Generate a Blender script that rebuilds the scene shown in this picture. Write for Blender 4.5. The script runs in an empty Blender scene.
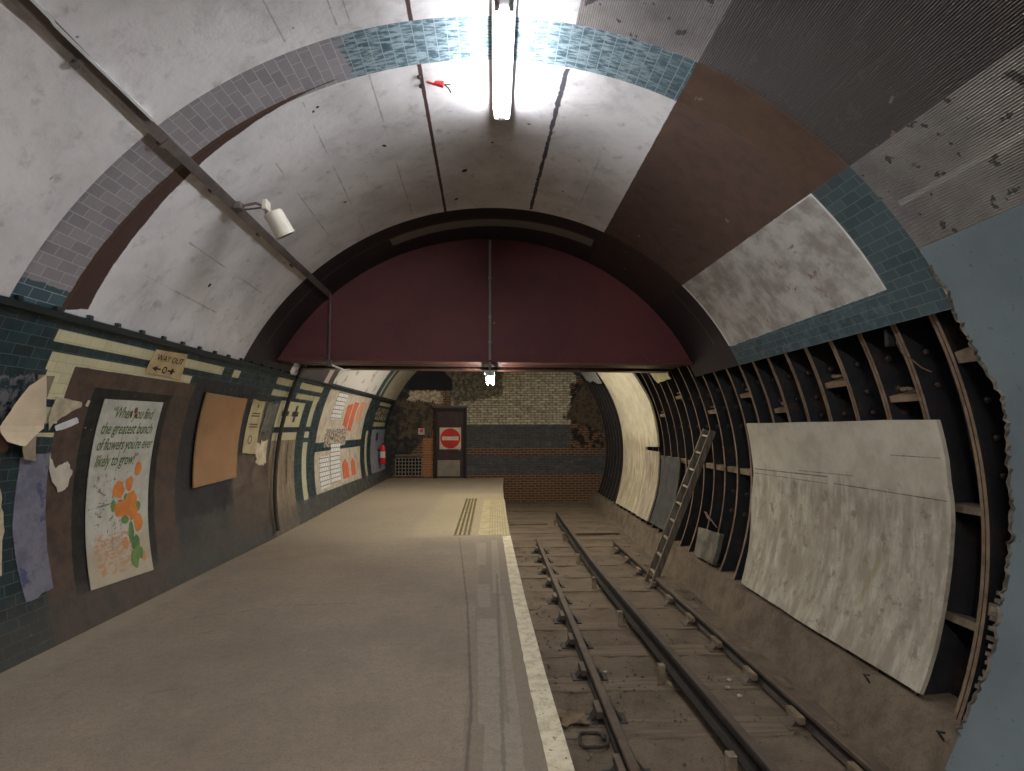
import bpy, bmesh, math, random
from mathutils import Vector, Matrix
random.seed(7)
C = bpy.context.scene.collection
SC = bpy.context.scene

# ------------------------------------------------------------------ camera
F_PX, PCX, PCY = 560.0, 512.0, 385.5
VPX, VPY = 495.0, 430.0            # where the tunnel axis meets the picture
cam_d = bpy.data.cameras.new('camera')
cam_d.sensor_fit = 'HORIZONTAL'; cam_d.sensor_width = 36.0
cam_d.lens = F_PX / 1024 * 36.0
cam_d.clip_start = 0.05; cam_d.clip_end = 100
cam = bpy.data.objects.new('camera', cam_d); C.objects.link(cam)
yw = Vector(((VPX-PCX)/F_PX, -(VPY-PCY)/F_PX, -1)).normalized()
xw = yw.cross(Vector((0, 1, 0))).normalized()
zw = xw.cross(yw)
rot = Matrix((xw, yw, zw))
cam.matrix_world = Matrix.Translation((0, 0, 1.5)) @ rot.to_4x4()
SC.camera = cam

# ------------------------------------------------------------------ world, light levels, view
w = bpy.data.worlds.new('world'); SC.world = w; w.use_nodes = True
w.node_tree.nodes['Background'].inputs[0].default_value = (0.55, 0.56, 0.6, 1)
w.node_tree.nodes['Background'].inputs[1].default_value = 0.0
SC.view_settings.view_transform = 'Standard'
SC.view_settings.look = 'None'
SC.view_settings.exposure = 0.45
SC.view_settings.gamma = 1.0
SC.view_settings.use_curve_mapping = False
NEAR_TUBE, BACK_TUBE, FAR_BAY_TUBE, FAR_TUBE = 165.0, 300.0, 420.0, 130.0     # emission of the fluorescent tubes

# ------------------------------------------------------------------ the tunnel's own coordinates
XC, ZC, R0 = -0.02, 0.96, 3.2
def RAD(y): return R0 + (0.25*(min(y, 18.0)-8.0)/10.0 if y > 8 else 0.0)
def P(y, th, h=0.0):
    """point on the lining: y along the tunnel, th degrees from the crown (+ right), h further out"""
    r = RAD(y) + h; a = math.radians(th)
    return Vector((XC + r*math.sin(a), y, ZC + r*math.cos(a)))
def S(th): return math.radians(th)*R0

# ------------------------------------------------------------------ node helpers
def lin(c):
    return tuple(((x/255)/12.92 if x/255 <= 0.04045 else ((x/255+0.055)/1.055)**2.4) for x in c) + (1,)
class G:
    def __init__(s, name, rough=0.85, metal=0.0, spec=0.3):
        s.m = bpy.data.materials.new(name); s.m.use_nodes = True; s.t = s.m.node_tree
        s.b = s.t.nodes['Principled BSDF']
        s.b.inputs['Roughness'].default_value = rough
        s.b.inputs['Metallic'].default_value = metal
        s.b.inputs['Specular IOR Level'].default_value = spec
        s.bumps = None; s._uv = None; s._obj = None; s._uv1 = None
    def n(s, ty): return s.t.nodes.new(ty)
    def put(s, sock, v):
        if hasattr(v, 'is_linked') or isinstance(v, bpy.types.NodeSocket): s.t.links.new(v, sock)
        else: sock.default_value = v
    @property
    def uv(s):
        if s._uv is None: s._uv = s.n('ShaderNodeTexCoord').outputs['UV']
        return s._uv
    @property
    def obj(s):
        if s._obj is None: s._obj = s.n('ShaderNodeTexCoord').outputs['Object']
        return s._obj
    def math(s, op, a, b=0.0, clamp=False):
        n = s.n('ShaderNodeMath'); n.operation = op; n.use_clamp = clamp
        s.put(n.inputs[0], a); s.put(n.inputs[1], b); return n.outputs[0]
    def mix(s, f, a, b, mode='MIX'):
        n = s.n('ShaderNodeMix'); n.data_type = 'RGBA'; n.blend_type = mode
        s.put(n.inputs[0], f); s.put(n.inputs[6], a); s.put(n.inputs[7], b); return n.outputs[2]
    def noise(s, scale, detail=4, rough=0.55, vec=None, stretch=None, dist=0.0):
        v = vec if vec is not None else s.obj
        if stretch:
            m = s.n('ShaderNodeVectorMath'); m.operation = 'MULTIPLY'; s.put(m.inputs[0], v); m.inputs[1].default_value = stretch
            v = m.outputs[0]
        n = s.n('ShaderNodeTexNoise'); s.put(n.inputs['Vector'], v)
        n.inputs['Scale'].default_value = scale; n.inputs['Detail'].default_value = detail
        n.inputs['Roughness'].default_value = rough; n.inputs['Distortion'].default_value = dist
        return n.outputs[0]
    def ramp(s, f, a, b, c0=0.0, c1=1.0):
        n = s.n('ShaderNodeMapRange'); n.interpolation_type = 'SMOOTHSTEP'
        s.put(n.inputs[0], f); n.inputs[1].default_value = a; n.inputs[2].default_value = b
        n.inputs[3].default_value = c0; n.inputs[4].default_value = c1; return n.outputs[0]
    def uvw1(s, vec=None):
        """(u, v, 1) so that one dot product gives a distance to a line"""
        if vec is None and s._uv1 is not None: return s._uv1
        a = s.n('ShaderNodeVectorMath'); a.operation = 'MULTIPLY_ADD'
        s.put(a.inputs[0], vec if vec is not None else s.uv)
        a.inputs[1].default_value = (1, 1, 0); a.inputs[2].default_value = (0, 0, 1)
        if vec is None: s._uv1 = a.outputs[0]
        return a.outputs[0]
    def poly(s, pts, jit=None, amp=0.0, soft=0.004, vec=None):
        """mask of a convex polygon given in (u, v)"""
        v = s.uvw1(vec); cx = sum(p[0] for p in pts)/len(pts); cy = sum(p[1] for p in pts)/len(pts)
        out = None
        for i in range(len(pts)):
            (x0, y0), (x1, y1) = pts[i], pts[(i+1) % len(pts)]
            a, b = y0-y1, x1-x0; l = math.hypot(a, b); a /= l; b /= l; c = -(a*x0+b*y0)
            if a*cx+b*cy+c < 0: a, b, c = -a, -b, -c
            d = s.n('ShaderNodeVectorMath'); d.operation = 'DOT_PRODUCT'
            s.put(d.inputs[0], v); d.inputs[1].default_value = (a, b, c)
            out = d.outputs['Value'] if out is None else s.math('MINIMUM', out, d.outputs['Value'])
        if jit is not None and amp: 
            out = s.math('ADD', out, s.math('MULTIPLY', s.math('SUBTRACT', jit, 0.5), amp))
        return s.ramp(out, -soft, soft)
    def rect(s, u0, u1, v0, v1, **k): return s.poly([(u0, v0), (u1, v0), (u1, v1), (u0, v1)], **k)
    def line(s, u0, v0, u1, v1, wd, **k):
        dx, dy = u1-u0, v1-v0; l = math.hypot(dx, dy); nx, ny = -dy/l*wd/2, dx/l*wd/2
        return s.poly([(u0+nx, v0+ny), (u1+nx, v1+ny), (u1-nx, v1-ny), (u0-nx, v0-ny)], **k)
    def brick(s, w, h, mortar, c1, c2, cm, vec=None, off=0.5, bias=0.0, smooth=0.1):
        n = s.n('ShaderNodeTexBrick'); s.put(n.inputs['Vector'], vec if vec is not None else s.uv)
        n.offset = off; n.inputs['Scale'].default_value = 1.0
        n.inputs['Brick Width'].default_value = w; n.inputs['Row Height'].default_value = h
        n.inputs['Mortar Size'].default_value = mortar; n.inputs['Mortar Smooth'].default_value = smooth
        n.inputs['Bias'].default_value = bias
        s.put(n.inputs['Color1'], c1); s.put(n.inputs['Color2'], c2); s.put(n.inputs['Mortar'], cm)
        return n.outputs['Color'], n.outputs['Fac']
    def bump(s, h, strength=0.4, dist=0.01):
        n = s.n('ShaderNodeBump'); n.inputs['Strength'].default_value = strength; n.inputs['Distance'].default_value = dist
        s.put(n.inputs['Height'], h)
        if s.bumps is not None: s.t.links.new(s.bumps, n.inputs['Normal'])
        s.bumps = n.outputs[0]; s.t.links.new(s.bumps, s.b.inputs['Normal'])
    def col(s, c): s.put(s.b.inputs['Base Color'], c); return s.m
    def rough(s, r): s.put(s.b.inputs['Roughness'], r)
def simple(name, c, rough=0.8, var=0.25, scale=6, metal=0.0, bump=0.15, c2=None, spec=0.3, stretch=None, bd=0.004):
    g = G(name, rough, metal, spec)
    a = lin(c); b = lin(c2) if c2 else tuple(x*(1-var) for x in a[:3])+(1,)
    f = g.ramp(g.noise(scale, 6, 0.6, stretch=stretch), 0.32, 0.68)
    g.col(g.mix(f, a, b))
    if bump: g.bump(g.noise(scale*8, 5, 0.6, stretch=stretch), bump, bd)
    return g.m
def emitter(name, c, st):
    m = bpy.data.materials.new(name); m.use_nodes = True; b = m.node_tree.nodes['Principled BSDF']
    b.inputs['Base Color'].default_value = (0.8, 0.8, 0.8, 1)
    b.inputs['Emission Color'].default_value = c; b.inputs['Emission Strength'].default_value = st
    return m

# ------------------------------------------------------------------ mesh helpers
def link(name, bm, mats, parent=None, smooth=False, recalc=True):
    if recalc: bmesh.ops.recalc_face_normals(bm, faces=bm.faces)
    me = bpy.data.meshes.new(name); bm.to_mesh(me); bm.free()
    for m in (mats if isinstance(mats, (list, tuple)) else [mats]): me.materials.append(m)
    if smooth:
        me.polygons.foreach_set('use_smooth', [True]*len(me.polygons))
        try: me.set_sharp_from_angle(angle=math.radians(40))
        except Exception: pass
    o = bpy.data.objects.new(name, me); C.objects.link(o)
    if parent is not None:
        o.parent = parent
        if parent.type == 'EMPTY' or True:
            o.matrix_parent_inverse = Matrix.Identity(4)
            o.location = -parent_world(parent)
    return o
def parent_world(p):
    v = Vector(p.location)
    q = p.parent
    while q is not None: v = v + Vector(q.location); q = q.parent
    return v
def tag(o, label, cat, group=None, kind=None):
    if label: o['label'] = label
    if cat: o['category'] = cat
    if group: o['group'] = group
    if kind: o['kind'] = kind
    return o
def thing(name, label, cat, loc, group=None):
    o = bpy.data.objects.new(name, None); C.objects.link(o); o.location = loc; o.empty_display_size = 0.1
    return tag(o, label, cat, group)
def structure(o): o['kind'] = 'structure'; return o
def copy_tree(root, delta, name=None):
    r = root.copy(); C.objects.link(r); r.location = Vector(root.location) + Vector(delta)
    for ch in list(root.children):
        c = ch.copy(); C.objects.link(c); c.parent = r
        for g in ch.children:
            d = g.copy(); C.objects.link(d); d.parent = c
    return r
def box(bm, x0, x1, y0, y1, z0, z1, M=None, mi=0, bev=0.0):
    vs = [bm.verts.new((x, y, z)) for x in (x0, x1) for y in (y0, y1) for z in (z0, z1)]
    f = [(0,1,3,2), (4,6,7,5), (0,4,5,1), (2,3,7,6), (0,2,6,4), (1,5,7,3)]
    fs = [bm.faces.new([vs[i] for i in q]) for q in f]
    for q in fs: q.material_index = mi
    if bev:
        es = list({e for q in fs for e in q.edges})
        r = bmesh.ops.bevel(bm, geom=es, offset=bev, segments=2, affect='EDGES', profile=0.5)
        vs = list({v for q in r['faces'] for v in q.verts} | {v for v in vs if v.is_valid})
    if M is not None:
        for v in vs: v.co = M @ v.co
    return vs
def tube(bm, pts, r, seg=10, cap=True, mi=0):
    pts = [Vector(p) for p in pts]; rings = []
    for i, p in enumerate(pts):
        a = pts[max(i-1, 0)]; b = pts[min(i+1, len(pts)-1)]
        d = (b-a).normalized(); up = Vector((0, 0, 1)) if abs(d.z) < 0.9 else Vector((1, 0, 0))
        x = d.cross(up).normalized(); y = d.cross(x).normalized()
        rr = r[i] if isinstance(r, (list, tuple)) else r
        rings.append([bm.verts.new(p + (x*math.cos(t)+y*math.sin(t))*rr) for t in [2*math.pi*k/seg for k in range(seg)]])
    for a, b in zip(rings, rings[1:]):
        for k in range(seg):
            f = bm.faces.new((a[k], a[(k+1) % seg], b[(k+1) % seg], b[k])); f.material_index = mi
    if cap:
        bm.faces.new(rings[0]).material_index = mi; bm.faces.new(rings[-1][::-1]).material_index = mi
def lathe(bm, prof, base, axis=(0, 0, 1), seg=20, mi=0):
    base = Vector(base); ax = Vector(axis).normalized(); up = Vector((0, 0, 1)) if abs(ax.z) < 0.9 else Vector((1, 0, 0))
    x = ax.cross(up).normalized(); y = ax.cross(x).normalized(); rings = []
    for r, h in prof:
        if r < 1e-5: rings.append([bm.verts.new(base+ax*h)])
        else: rings.append([bm.verts.new(base+ax*h+(x*math.cos(t)+y*math.sin(t))*r) for t in [2*math.pi*k/seg for k in range(seg)]])
    for a, b in zip(rings, rings[1:]):
        for k in range(seg):
            q = [a[k % len(a)], a[(k+1) % len(a)], b[(k+1) % len(b)], b[k % len(b)]]
            u = []
            for v in q:
                if v not in u: u.append(v)
            if len(u) > 2: bm.faces.new(u).material_index = mi
def extrude_x(bm, prof, y0, y1, xf, z=0.0, n=24, mi=0):
    """section prof [(dx, dz)] swept along y, its x given by xf(y)"""
    rings = []
    for i in range(n+1):
        y = y0+(y1-y0)*i/n
        rings.append([bm.verts.new((xf(y)+a, y, z+b)) for a, b in prof])
    for a, b in zip(rings, rings[1:]):
        for k in range(len(prof)):
            bm.faces.new((a[k], a[(k+1) % len(prof)], b[(k+1) % len(prof)], b[k])).material_index = mi
    bm.faces.new(rings[0]); bm.faces.new(rings[-1][::-1])

def grid_cyl(y_list, t0, t1, dt=2.0, h=0.0):
    """curved strip of lining with uv in metres"""
    bm = bmesh.new(); uvl = bm.loops.layers.uv.new('UVMap'); n = max(1, int(round((t1-t0)/dt)))
    hf = h if callable(h) else (lambda y: h)
    V = [[(bm.verts.new(P(y, t0+(t1-t0)*k/n, hf(i))), (y, S(t0+(t1-t0)*k/n))) for k in range(n+1)] for i, y in enumerate(y_list)]
    for i in range(len(y_list)-1):
        for k in range(n):
            q = [V[i][k], V[i][k+1], V[i+1][k+1], V[i+1][k]]
            f = bm.faces.new([a[0] for a in q])
            for l, a in zip(f.loops, q): l[uvl].uv = a[1]
    return bm
def sheet_bm(pts, th, dr, step=0.08, curl=None):
    """a sheet or board: outline pts in (y, degrees), wrapped on the lining, its face at dr, th thick (outwards)"""
    bm = bmesh.new()
    base = bm.faces.new([bm.verts.new((y, S(t), 0)) for y, t in pts])
    base.normal_update()
    bmesh.ops.triangulate(bm, faces=[base], ngon_method='EAR_CLIP')
    for ax, st in ((1, step), (0, 0.6)):
        lo = min(v.co[ax] for v in bm.verts); hi = max(v.co[ax] for v in bm.verts)
        k = math.floor(lo/st)+1
        while k*st < hi:
            co = [0, 0, 0]; co[ax] = k*st; no = [0, 0, 0]; no[ax] = 1
            bmesh.ops.bisect_plane(bm, geom=bm.verts[:]+bm.edges[:]+bm.faces[:], plane_co=co, plane_no=no, dist=1e-5)
            k += 1
    if th:
        r = bmesh.ops.extrude_face_region(bm, geom=bm.faces[:])
        for v in [g for g in r['geom'] if isinstance(g, bmesh.types.BMVert)]: v.co.z = th
    uvl = bm.loops.layers.uv.new('UVMap')
    for f in bm.faces:
        for l in f.loops: l[uvl].uv = (l.vert.co.x, l.vert.co.y)
    for v in bm.verts:
        y, s, h = v.co
        e = curl(y, s) if curl else 0.0
        v.co = P(y, math.degrees(s/R0), dr+h+e)
    return bm
def sheet(name, pts, mat, parent=None, th=0.004, dr=-0.006, **k): return link(name, sheet_bm(pts, th, dr, **k), mat, parent)
def ragged(pts, amp_y=0.02, amp_t=0.4, n=6, seed=1):
    rnd = random.Random(seed); out = []
    for (a, b), (c, d) in zip(pts, pts[1:]+pts[:1]):
        for i in range(n):
            t = i/n; out.append((a+(c-a)*t+rnd.uniform(-amp_y, amp_y), b+(d-b)*t+rnd.uniform(-amp_t, amp_t)))
    return out
def blob(y, t, ry, rt, seed=0, n=14, wob=0.18):
    rnd = random.Random(seed)
    return [(y+ry*math.cos(2*math.pi*k/n)*(1+rnd.uniform(-wob, wob)), t+rt*math.sin(2*math.pi*k/n)*(1+rnd.uniform(-wob, wob))) for k in range(n)]
def merge(bms):
    out = bmesh.new(); 
    for b in bms:
        me = bpy.data.meshes.new('tmp'); b.to_mesh(me); b.free(); out.from_mesh(me); bpy.data.meshes.remove(me)
    return out
def text_mesh(body, size, space=1.0):
    cu = bpy.data.curves.new('txt', 'FONT'); cu.body = body; cu.size = size; cu.resolution_u = 2; cu.space_character = space
    cu.extrude = 0.0; cu.offset = size*0.008
    o = bpy.data.objects.new('txt', cu); C.objects.link(o)
    dg = bpy.context.evaluated_depsgraph_get(); dg.update()
    me = bpy.data.meshes.new_from_object(o.evaluated_get(dg)); bpy.data.objects.remove(o)
    return me
def wrapped_text(body, size, y, t, dr, sx=1.0, space=1.0, shear=0.0):
    me = text_mesh(body, size, space); bm = bmesh.new(); bm.from_mesh(me); bpy.data.meshes.remove(me)
    for v in bm.verts: v.co = P(y+v.co.x*sx+v.co.y*shear, t+math.degrees(v.co.y/R0), dr)
    return bm
ORD = ['first','second','third','fourth','fifth','sixth','seventh','eighth','ninth','tenth','eleventh','twelfth','thirteenth','fourteenth','fifteenth','sixteenth','seventeenth','eighteenth','nineteenth','twentieth']
def ordinal(i):
    if i < 20: return ORD[i]
    tens = {2: 'twenty', 3: 'thirty', 4: 'forty'}[(i+1)//10]; u = (i+1) % 10
    return (tens[:-1]+'ieth') if u == 0 else tens+'-'+ORD[u-1]

# ------------------------------------------------------------------ materials of the big surfaces
TEAL1, TEAL2, TEALM = lin((26, 50, 56)), lin((16, 34, 42)), lin((92, 104, 104))
def deg(pts): return [(y, S(t)) for y, t in pts]

def vault_material():
    g = G('vault_plaster', 0.75, 0, 0.35)
    n1 = g.noise(1.1, 5, 0.6); n2 = g.noise(7, 6, 0.65); jit = g.noise(9, 4, 0.6); fine = g.noise(60, 4, 0.6)
    c = g.mix(g.ramp(n1, 0.35, 0.7), lin((220, 216, 216)), lin((192, 188, 188)))
    c = g.mix(g.math('MULTIPLY', g.ramp(n2, 0.55, 0.75), 0.5), c, lin((128, 120, 118)))
    c = g.mix(g.math('MULTIPLY', g.ramp(g.noise(2.6, 9, .75, dist=.6), .48, .68), .35), c, lin((150, 144, 144)))
    # joint lines and cracks that run along the tunnel
    sp = g.ramp(g.noise(3.0, 6, 0.7, vec=g.uv, stretch=(0.4, 3, 1)), 0.42, 0.5)
    for a in [(-25.2, -27.8, 3.9, 6.4, .012), (-16.0, -17.2, 3.85, 6.4, .012), (-33, -34, 4.4, 6.0, .010), (-50, -51, 4.5, 6.0, .010),
              (-17, -17.5, 0, 3.3, .009), (-15.5, -16, 1.5, 3.3, .007), (-23, -23.5, 0, 3.3, .011), (18, 17.5, 5.0, 6.4, .008), (-57, -58, 4.2, 5.5, .010)]:
        m = g.line(a[2], S(a[0]), a[3], S(a[1]), a[4], jit=jit, amp=0.02)
        c = g.mix(g.math('MULTIPLY', g.math('MULTIPLY', m, sp), 0.42), c, lin((70, 62, 60)))
    c = g.mix(g.line(-4, S(-7.0), 6.55, S(-10.3), .030, jit=jit, amp=0.012), c, lin((72, 44, 42)))
    c = g.mix(g.line(3.85, S(9.8), 6.5, S(8.0), .035, jit=jit, amp=0.05), c, lin((70, 68, 74)))
    spots = g.ramp(g.noise(5.5, 2, 0.5), 0.735, 0.755)
    c = g.mix(spots, c, lin((50, 42, 40)))
    # scratch coat, near side on the right
    ribm = g.rect(-6, 3.39, S(9.8), S(58.5))
    pat = g.math('MULTIPLY', g.ramp(g.noise(8, 3, 0.6, vec=g.uv), 0.61, 0.65), 0.9)
    c = g.mix(ribm, c, g.mix(g.ramp(g.noise(3, 5, 0.6), .35, .7), lin((138, 130, 127)), lin((112, 104, 102))))
    c = g.mix(g.math('MULTIPLY', ribm, pat), c, lin((52, 44, 42)))
    c = g.mix(g.math('MULTIPLY', g.line(-4, S(52.6), 3.3, S(52.6), .035, jit=jit, amp=.02), ribm), c, lin((150, 144, 140)))
    # tile band of the first ring and the tiled border over the open iron segments
    tc, tf = g.brick(0.15, 0.0752, 0.0026, lin((50, 74, 84)), lin((74, 98, 108)), lin((150, 156, 158)))
    glare_streak = g.ramp(g.noise(4, 5, 0.7, vec=g.uv, stretch=(9, 2.2, 1)), 0.42, 0.6)
    tc = g.mix(g.math('MULTIPLY', glare_streak, g.rect(3, 4.2, S(-25), S(22), soft=0.3)), tc, lin((140, 156, 162)))  # glare around the lamp painted onto the crown tiles as pale streaks
    tp, _ = g.brick(0.15, 0.0752, 0.0026, lin((146, 140, 144)), lin((128, 122, 128)), lin((172, 168, 170)))
    pm = g.poly(deg([(3.2, -63), (3.2, -18), (4.1, -18), (4.1, -63)]), jit=g.noise(10, 4, .6, vec=g.uv), amp=0.25, soft=0.02)
    tiles = g.mix(pm, tc, tp)
    tiles = g.mix(g.poly(deg([(3.2, -66), (3.2, -62.6), (4.1, -62.6), (4.1, -66)]), jit=jit, amp=.05), tiles, tc)
    dk, _ = g.brick(0.15, 0.0752, 0.0026, lin((50, 66, 70)), lin((68, 84, 90)), lin((94, 106, 110)))
    tiles = g.mix(g.rect(3, 4.1, S(30), S(70), soft=0.2), tiles, dk)
    bord = g.mix(g.ramp(g.noise(14, 6, .7), .45, .7), dk, lin((86, 100, 102)))
    band = g.rect(3.39, 3.84, S(-70), S(70))
    c = g.mix(g.rect(3.8, 6.62, S(61.4), S(70), jit=jit, amp=.02), c, bord)
    # patch of pale old plaster
    pale = g.mix(g.ramp(g.noise(4, 7, .65), .35, .68), lin((182, 178, 172)), lin((138, 130, 122)))
    pale = g.mix(g.ramp(g.noise(3.2, 8, .75, dist=1.5), .60, .66), pale, lin((120, 100, 80)))
    c = g.mix(g.poly(deg([(3.86, 46), (6.5, 44), (6.5, 61.6), (3.86, 61.4)]), jit=jit, amp=.03), c, pale)
    c = g.mix(band, c, tiles)
    # raw edge inside the ring on the left
    c = g.mix(g.poly(deg([(3.80, -20), (3.80, -65), (4.02, -64), (3.97, -48), (3.87, -32)]), jit=jit, amp=.03), c, lin((70, 50, 44)))
    # the second ring is painted brown, with an unpainted strip over the crown
    brown = g.mix(g.ramp(n2, .4, .7), lin((56, 42, 38)), lin((46, 36, 36)))
    c = g.mix(g.rect(6.54, 8.0, S(-70), S(70)), c, lin((44, 36, 36)))
    c = g.mix(g.rect(6.86, 7.14, S(-24), S(23.5), jit=jit, amp=.02), c, lin((120, 112, 106)))
    c = g.mix(g.rect(6.86, 6.9, S(-60), S(60), jit=jit, amp=.03), c, lin((66, 56, 54)))
    # wide band painted brown from near to far
    bandm = g.poly(deg([(-6, 24.6), (7.9, 24.6), (7.9, 44.6), (6.5, 45.0), (3.4, 46.6), (-6, 47.0)]), jit=jit, amp=.012)
    dark = g.mix(ribm, g.mix(g.ramp(n2, .4, .7), lin((86, 66, 56)), lin((74, 57, 50))), g.mix(g.math('MULTIPLY', pat, 0.4), lin((74, 65, 64)), lin((96, 88, 86))))
    dark = g.mix(g.rect(6.54, 8, S(0), S(70)), dark, lin((54, 42, 38)))
    dark = g.mix(g.math('MULTIPLY', g.ramp(g.noise(9, 3, .5), .72, .74), 0.8), dark, lin((130, 116, 104)))
    c = g.mix(bandm, c, dark)
    # beyond the girder: pale painted drawings and curved stripes on the left
    far = g.rect(8.3, 18, S(-70), S(70))
    cf = g.mix(g.ramp(n2, .4, .7), lin((176, 168, 148)), lin((150, 142, 124)))
    cf = g.mix(g.rect(8, 10.3, S(-70), S(-30)), cf, lin((60, 54, 52)))
    for u0, u1, cc in [(9.75, 10.0, (170, 150, 140)), (14.4, 14.85, (40, 62, 62)), (15.05, 15.4, (44, 66, 66))]:
        cf = g.mix(g.rect(u0, u1, S(-70), S(-30)), cf, lin(cc))
    cf = g.mix(g.rect(10.3, 14.4, S(-70), S(-30)), cf, g.mix(g.math('MULTIPLY', g.ramp(g.noise(3, 3, .6, vec=g.uv), .58, .62), .6), lin((190, 186, 180)), lin((110, 108, 110))))
    c = g.mix(far, c, cf)
    c = g.mix(g.rect(10.2, 18, S(-65.8), S(-64.6)), c, lin((40, 44, 46)))
    # ribs of the scratch coat, tile joints, plaster
    wv = g.n('ShaderNodeTexWave'); wv.wave_type = 'BANDS'; wv.bands_direction = 'Y'; wv.wave_profile = 'SIN'
    g.put(wv.inputs['Vector'], g.uv); wv.inputs['Scale'].default_value = 22; wv.inputs['Distortion'].default_value = 0.25; wv.inputs['Detail Scale'].default_value = 2
    ribc = g.math('MULTIPLY', g.math('SUBTRACT', 1.0, wv.outputs['Fac']), g.math('MULTIPLY', ribm, 0.32))
    c = g.mix(ribc, c, lin((40, 34, 34)))
    g.bump(g.math('MULTIPLY', wv.outputs['Fac'], ribm), 0.9, 0.006)
    g.bump(g.math('MULTIPLY', g.math('SUBTRACT', 1, tf), band), 0.5, 0.003)
    g.bump(g.noise(12, 7, .65), 0.35, 0.012)
    g.rough(g.mix(band, (0.8,)*3+(1,), (0.35,)*3+(1,)))
    return g.col(c)

def left_wall_material():
    g = G('platform_wall_tiles', 0.5, 0, 0.4)
    jit = g.noise(9, 4, 0.6); n2 = g.noise(6, 6, 0.65); grime = g.noise(3, 7, 0.7); uj = g.noise(7, 4, .6, vec=g.uv)
    dk, tf = g.brick(0.15, 0.0752, 0.0022, lin((24, 50, 56)), lin((14, 32, 38)), lin((78, 90, 88)))
    cr, _ = g.brick(0.15, 0.0752, 0.0016, lin((204, 196, 160)), lin((190, 182, 148)), lin((150, 145, 120)))
    c = dk
    def put(m, x):
        nonlocal c; c = g.mix(m, c, x)
    def R(u0, u1, t0, t1, x, **k): put(g.rect(u0, u1, S(t0), S(t1), **k), lin(x) if len(x) == 3 and not hasattr(x, 'is_linked') else x)
    def RC(u0, u1, t0, t1, x, **k): put(g.rect(u0, u1, S(t0), S(t1), **k), x)
    # cream bands
    for u0, u1 in [(-6, 3.1), (3.87, 6.22), (6.46, 6.62)]: RC(u0, u1, -68.9, -67.3, cr)
    RC(3.90, 5.68, -72.5, -70.2, cr); RC(-6, 3.0, -72.5, -70.2, cr)
    RC(3.92, 4.17, -81, -72, cr, jit=uj, amp=.02); R(3.98, 4.09, -77.2, -76.2, (26, 40, 46)); R(3.92, 4.2, -80.5, -79.3, (24, 40, 46))
    # grey smear over the first tile column
    put(g.math('MULTIPLY', g.poly(deg([(3.2, -78), (3.2, -73.5), (3.9, -74), (3.9, -80)]), jit=uj, amp=.5), g.ramp(g.noise(16, 5, .7), .45, .55)), lin((104, 100, 104)))
    # brown painted panel and black poster frame
    brown = g.mix(g.ramp(n2, .4, .65), lin((78, 60, 50)), lin((66, 51, 44)))
    put(g.rect(4.15, 5.84, S(-108), S(-71.6), jit=jit, amp=.012), brown)
    put(g.rect(5.4, 5.84, S(-80), S(-74), jit=jit, amp=.03), lin((64, 50, 45)))
    put(g.rect(4.42, 5.46, S(-102.6), S(-74.1), jit=jit, amp=.006), lin((10, 10, 12)))
    put(g.math('MULTIPLY', g.rect(4.1, 6, S(-100), S(-71), ), g.ramp(g.noise(26, 2, .5), .765, .78)), lin((150, 136, 122)))
    # blackened panel carrying the beige board, grubby wall below it
    put(g.rect(5.80, 7.9, S(-97.5), S(-70.4), jit=jit, amp=.03), g.mix(g.ramp(n2, .5, .75), lin((26, 27, 33)), lin((38, 38, 42))))
    put(g.rect(5.82, 8.2, S(-112), S(-96.5), jit=uj, amp=.35, soft=.04), g.mix(g.ramp(grime, .38, .62), lin((66, 61, 58)), lin((38, 40, 42))))
    put(g.rect(7.05, 8.25, S(-108), S(-86), jit=uj, amp=.1, soft=.03), g.mix(g.ramp(grime, .4, .6), lin((72, 60, 52)), lin((88, 76, 66))))
    put(g.rect(5.6, 8.2, S(-112), S(-104.5), jit=uj, amp=.25, soft=.01), g.mix(g.ramp(grime, .4, .55), dk, lin((60, 58, 56))))
    put(g.rect(7.55, 8.1, S(-86), S(-73), jit=uj, amp=.05), g.mix(g.ramp(g.noise(8, 6, .7), .45, .6), lin((82, 76, 68)), lin((50, 50, 50))))
    put(g.math('MULTIPLY', g.rect(6.3, 8.2, S(-80), S(-66)), g.ramp(g.noise(30, 3, .5), .66, .69)), lin((110, 120, 126)))
    # bay beyond the girder: cream bands and crosses over bare boards
    RC(6.9, 18, -67.2, -65.4, dk)
    RC(7.3, 8.05, -71.5, -65.4, dk)
    for u0, u1 in [(7.72, 8.45), (8.7, 9.9)]:
        R(u0, u1, -68.4, -66.6, (160, 154, 124), jit=jit, amp=.02); R(u0, u1, -71.3, -69.8, (156, 150, 120), jit=jit, amp=.02)
    R(8.15, 9.25, -79.4, -72.3, (168, 162, 132), jit=jit, amp=.02)
    for yc in (8.48, 8.92):
        R(yc-.05, yc+.05, -78, -73.3, (24, 30, 34)); R(yc-.15, yc+.15, -76.4, -75.0, (24, 30, 34))
    R(8.1, 9.5, -80.8, -79.4, (22, 34, 42)); R(8.15, 9.2, -83.0, -80.9, (160, 154, 126))
    st = g.noise(3, 5, .7, vec=g.uv, stretch=(6, .6, 1))
    put(g.rect(8.15, 9.22, S(-110), S(-83.0), jit=jit, amp=.03), g.mix(g.ramp(st, .4, .6), lin((134, 118, 98)), lin((92, 82, 70))))
    R(8.85, 8.9, -95, -83, (60, 44, 36), jit=jit, amp=.02)
    # tiled columns
    R(9.62, 9.86, -101.5, -71, (172, 168, 142)); RC(9.5, 10.0, -80.8, -79.2, dk); RC(9.5, 10.0, -84, -82.6, dk)
    # the two painted boards of the far bay
    bd = g.mix(g.ramp(g.noise(5, 5, .6, vec=g.uv), .4, .62), lin((184, 176, 158)), lin((166, 152, 140)))
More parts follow.
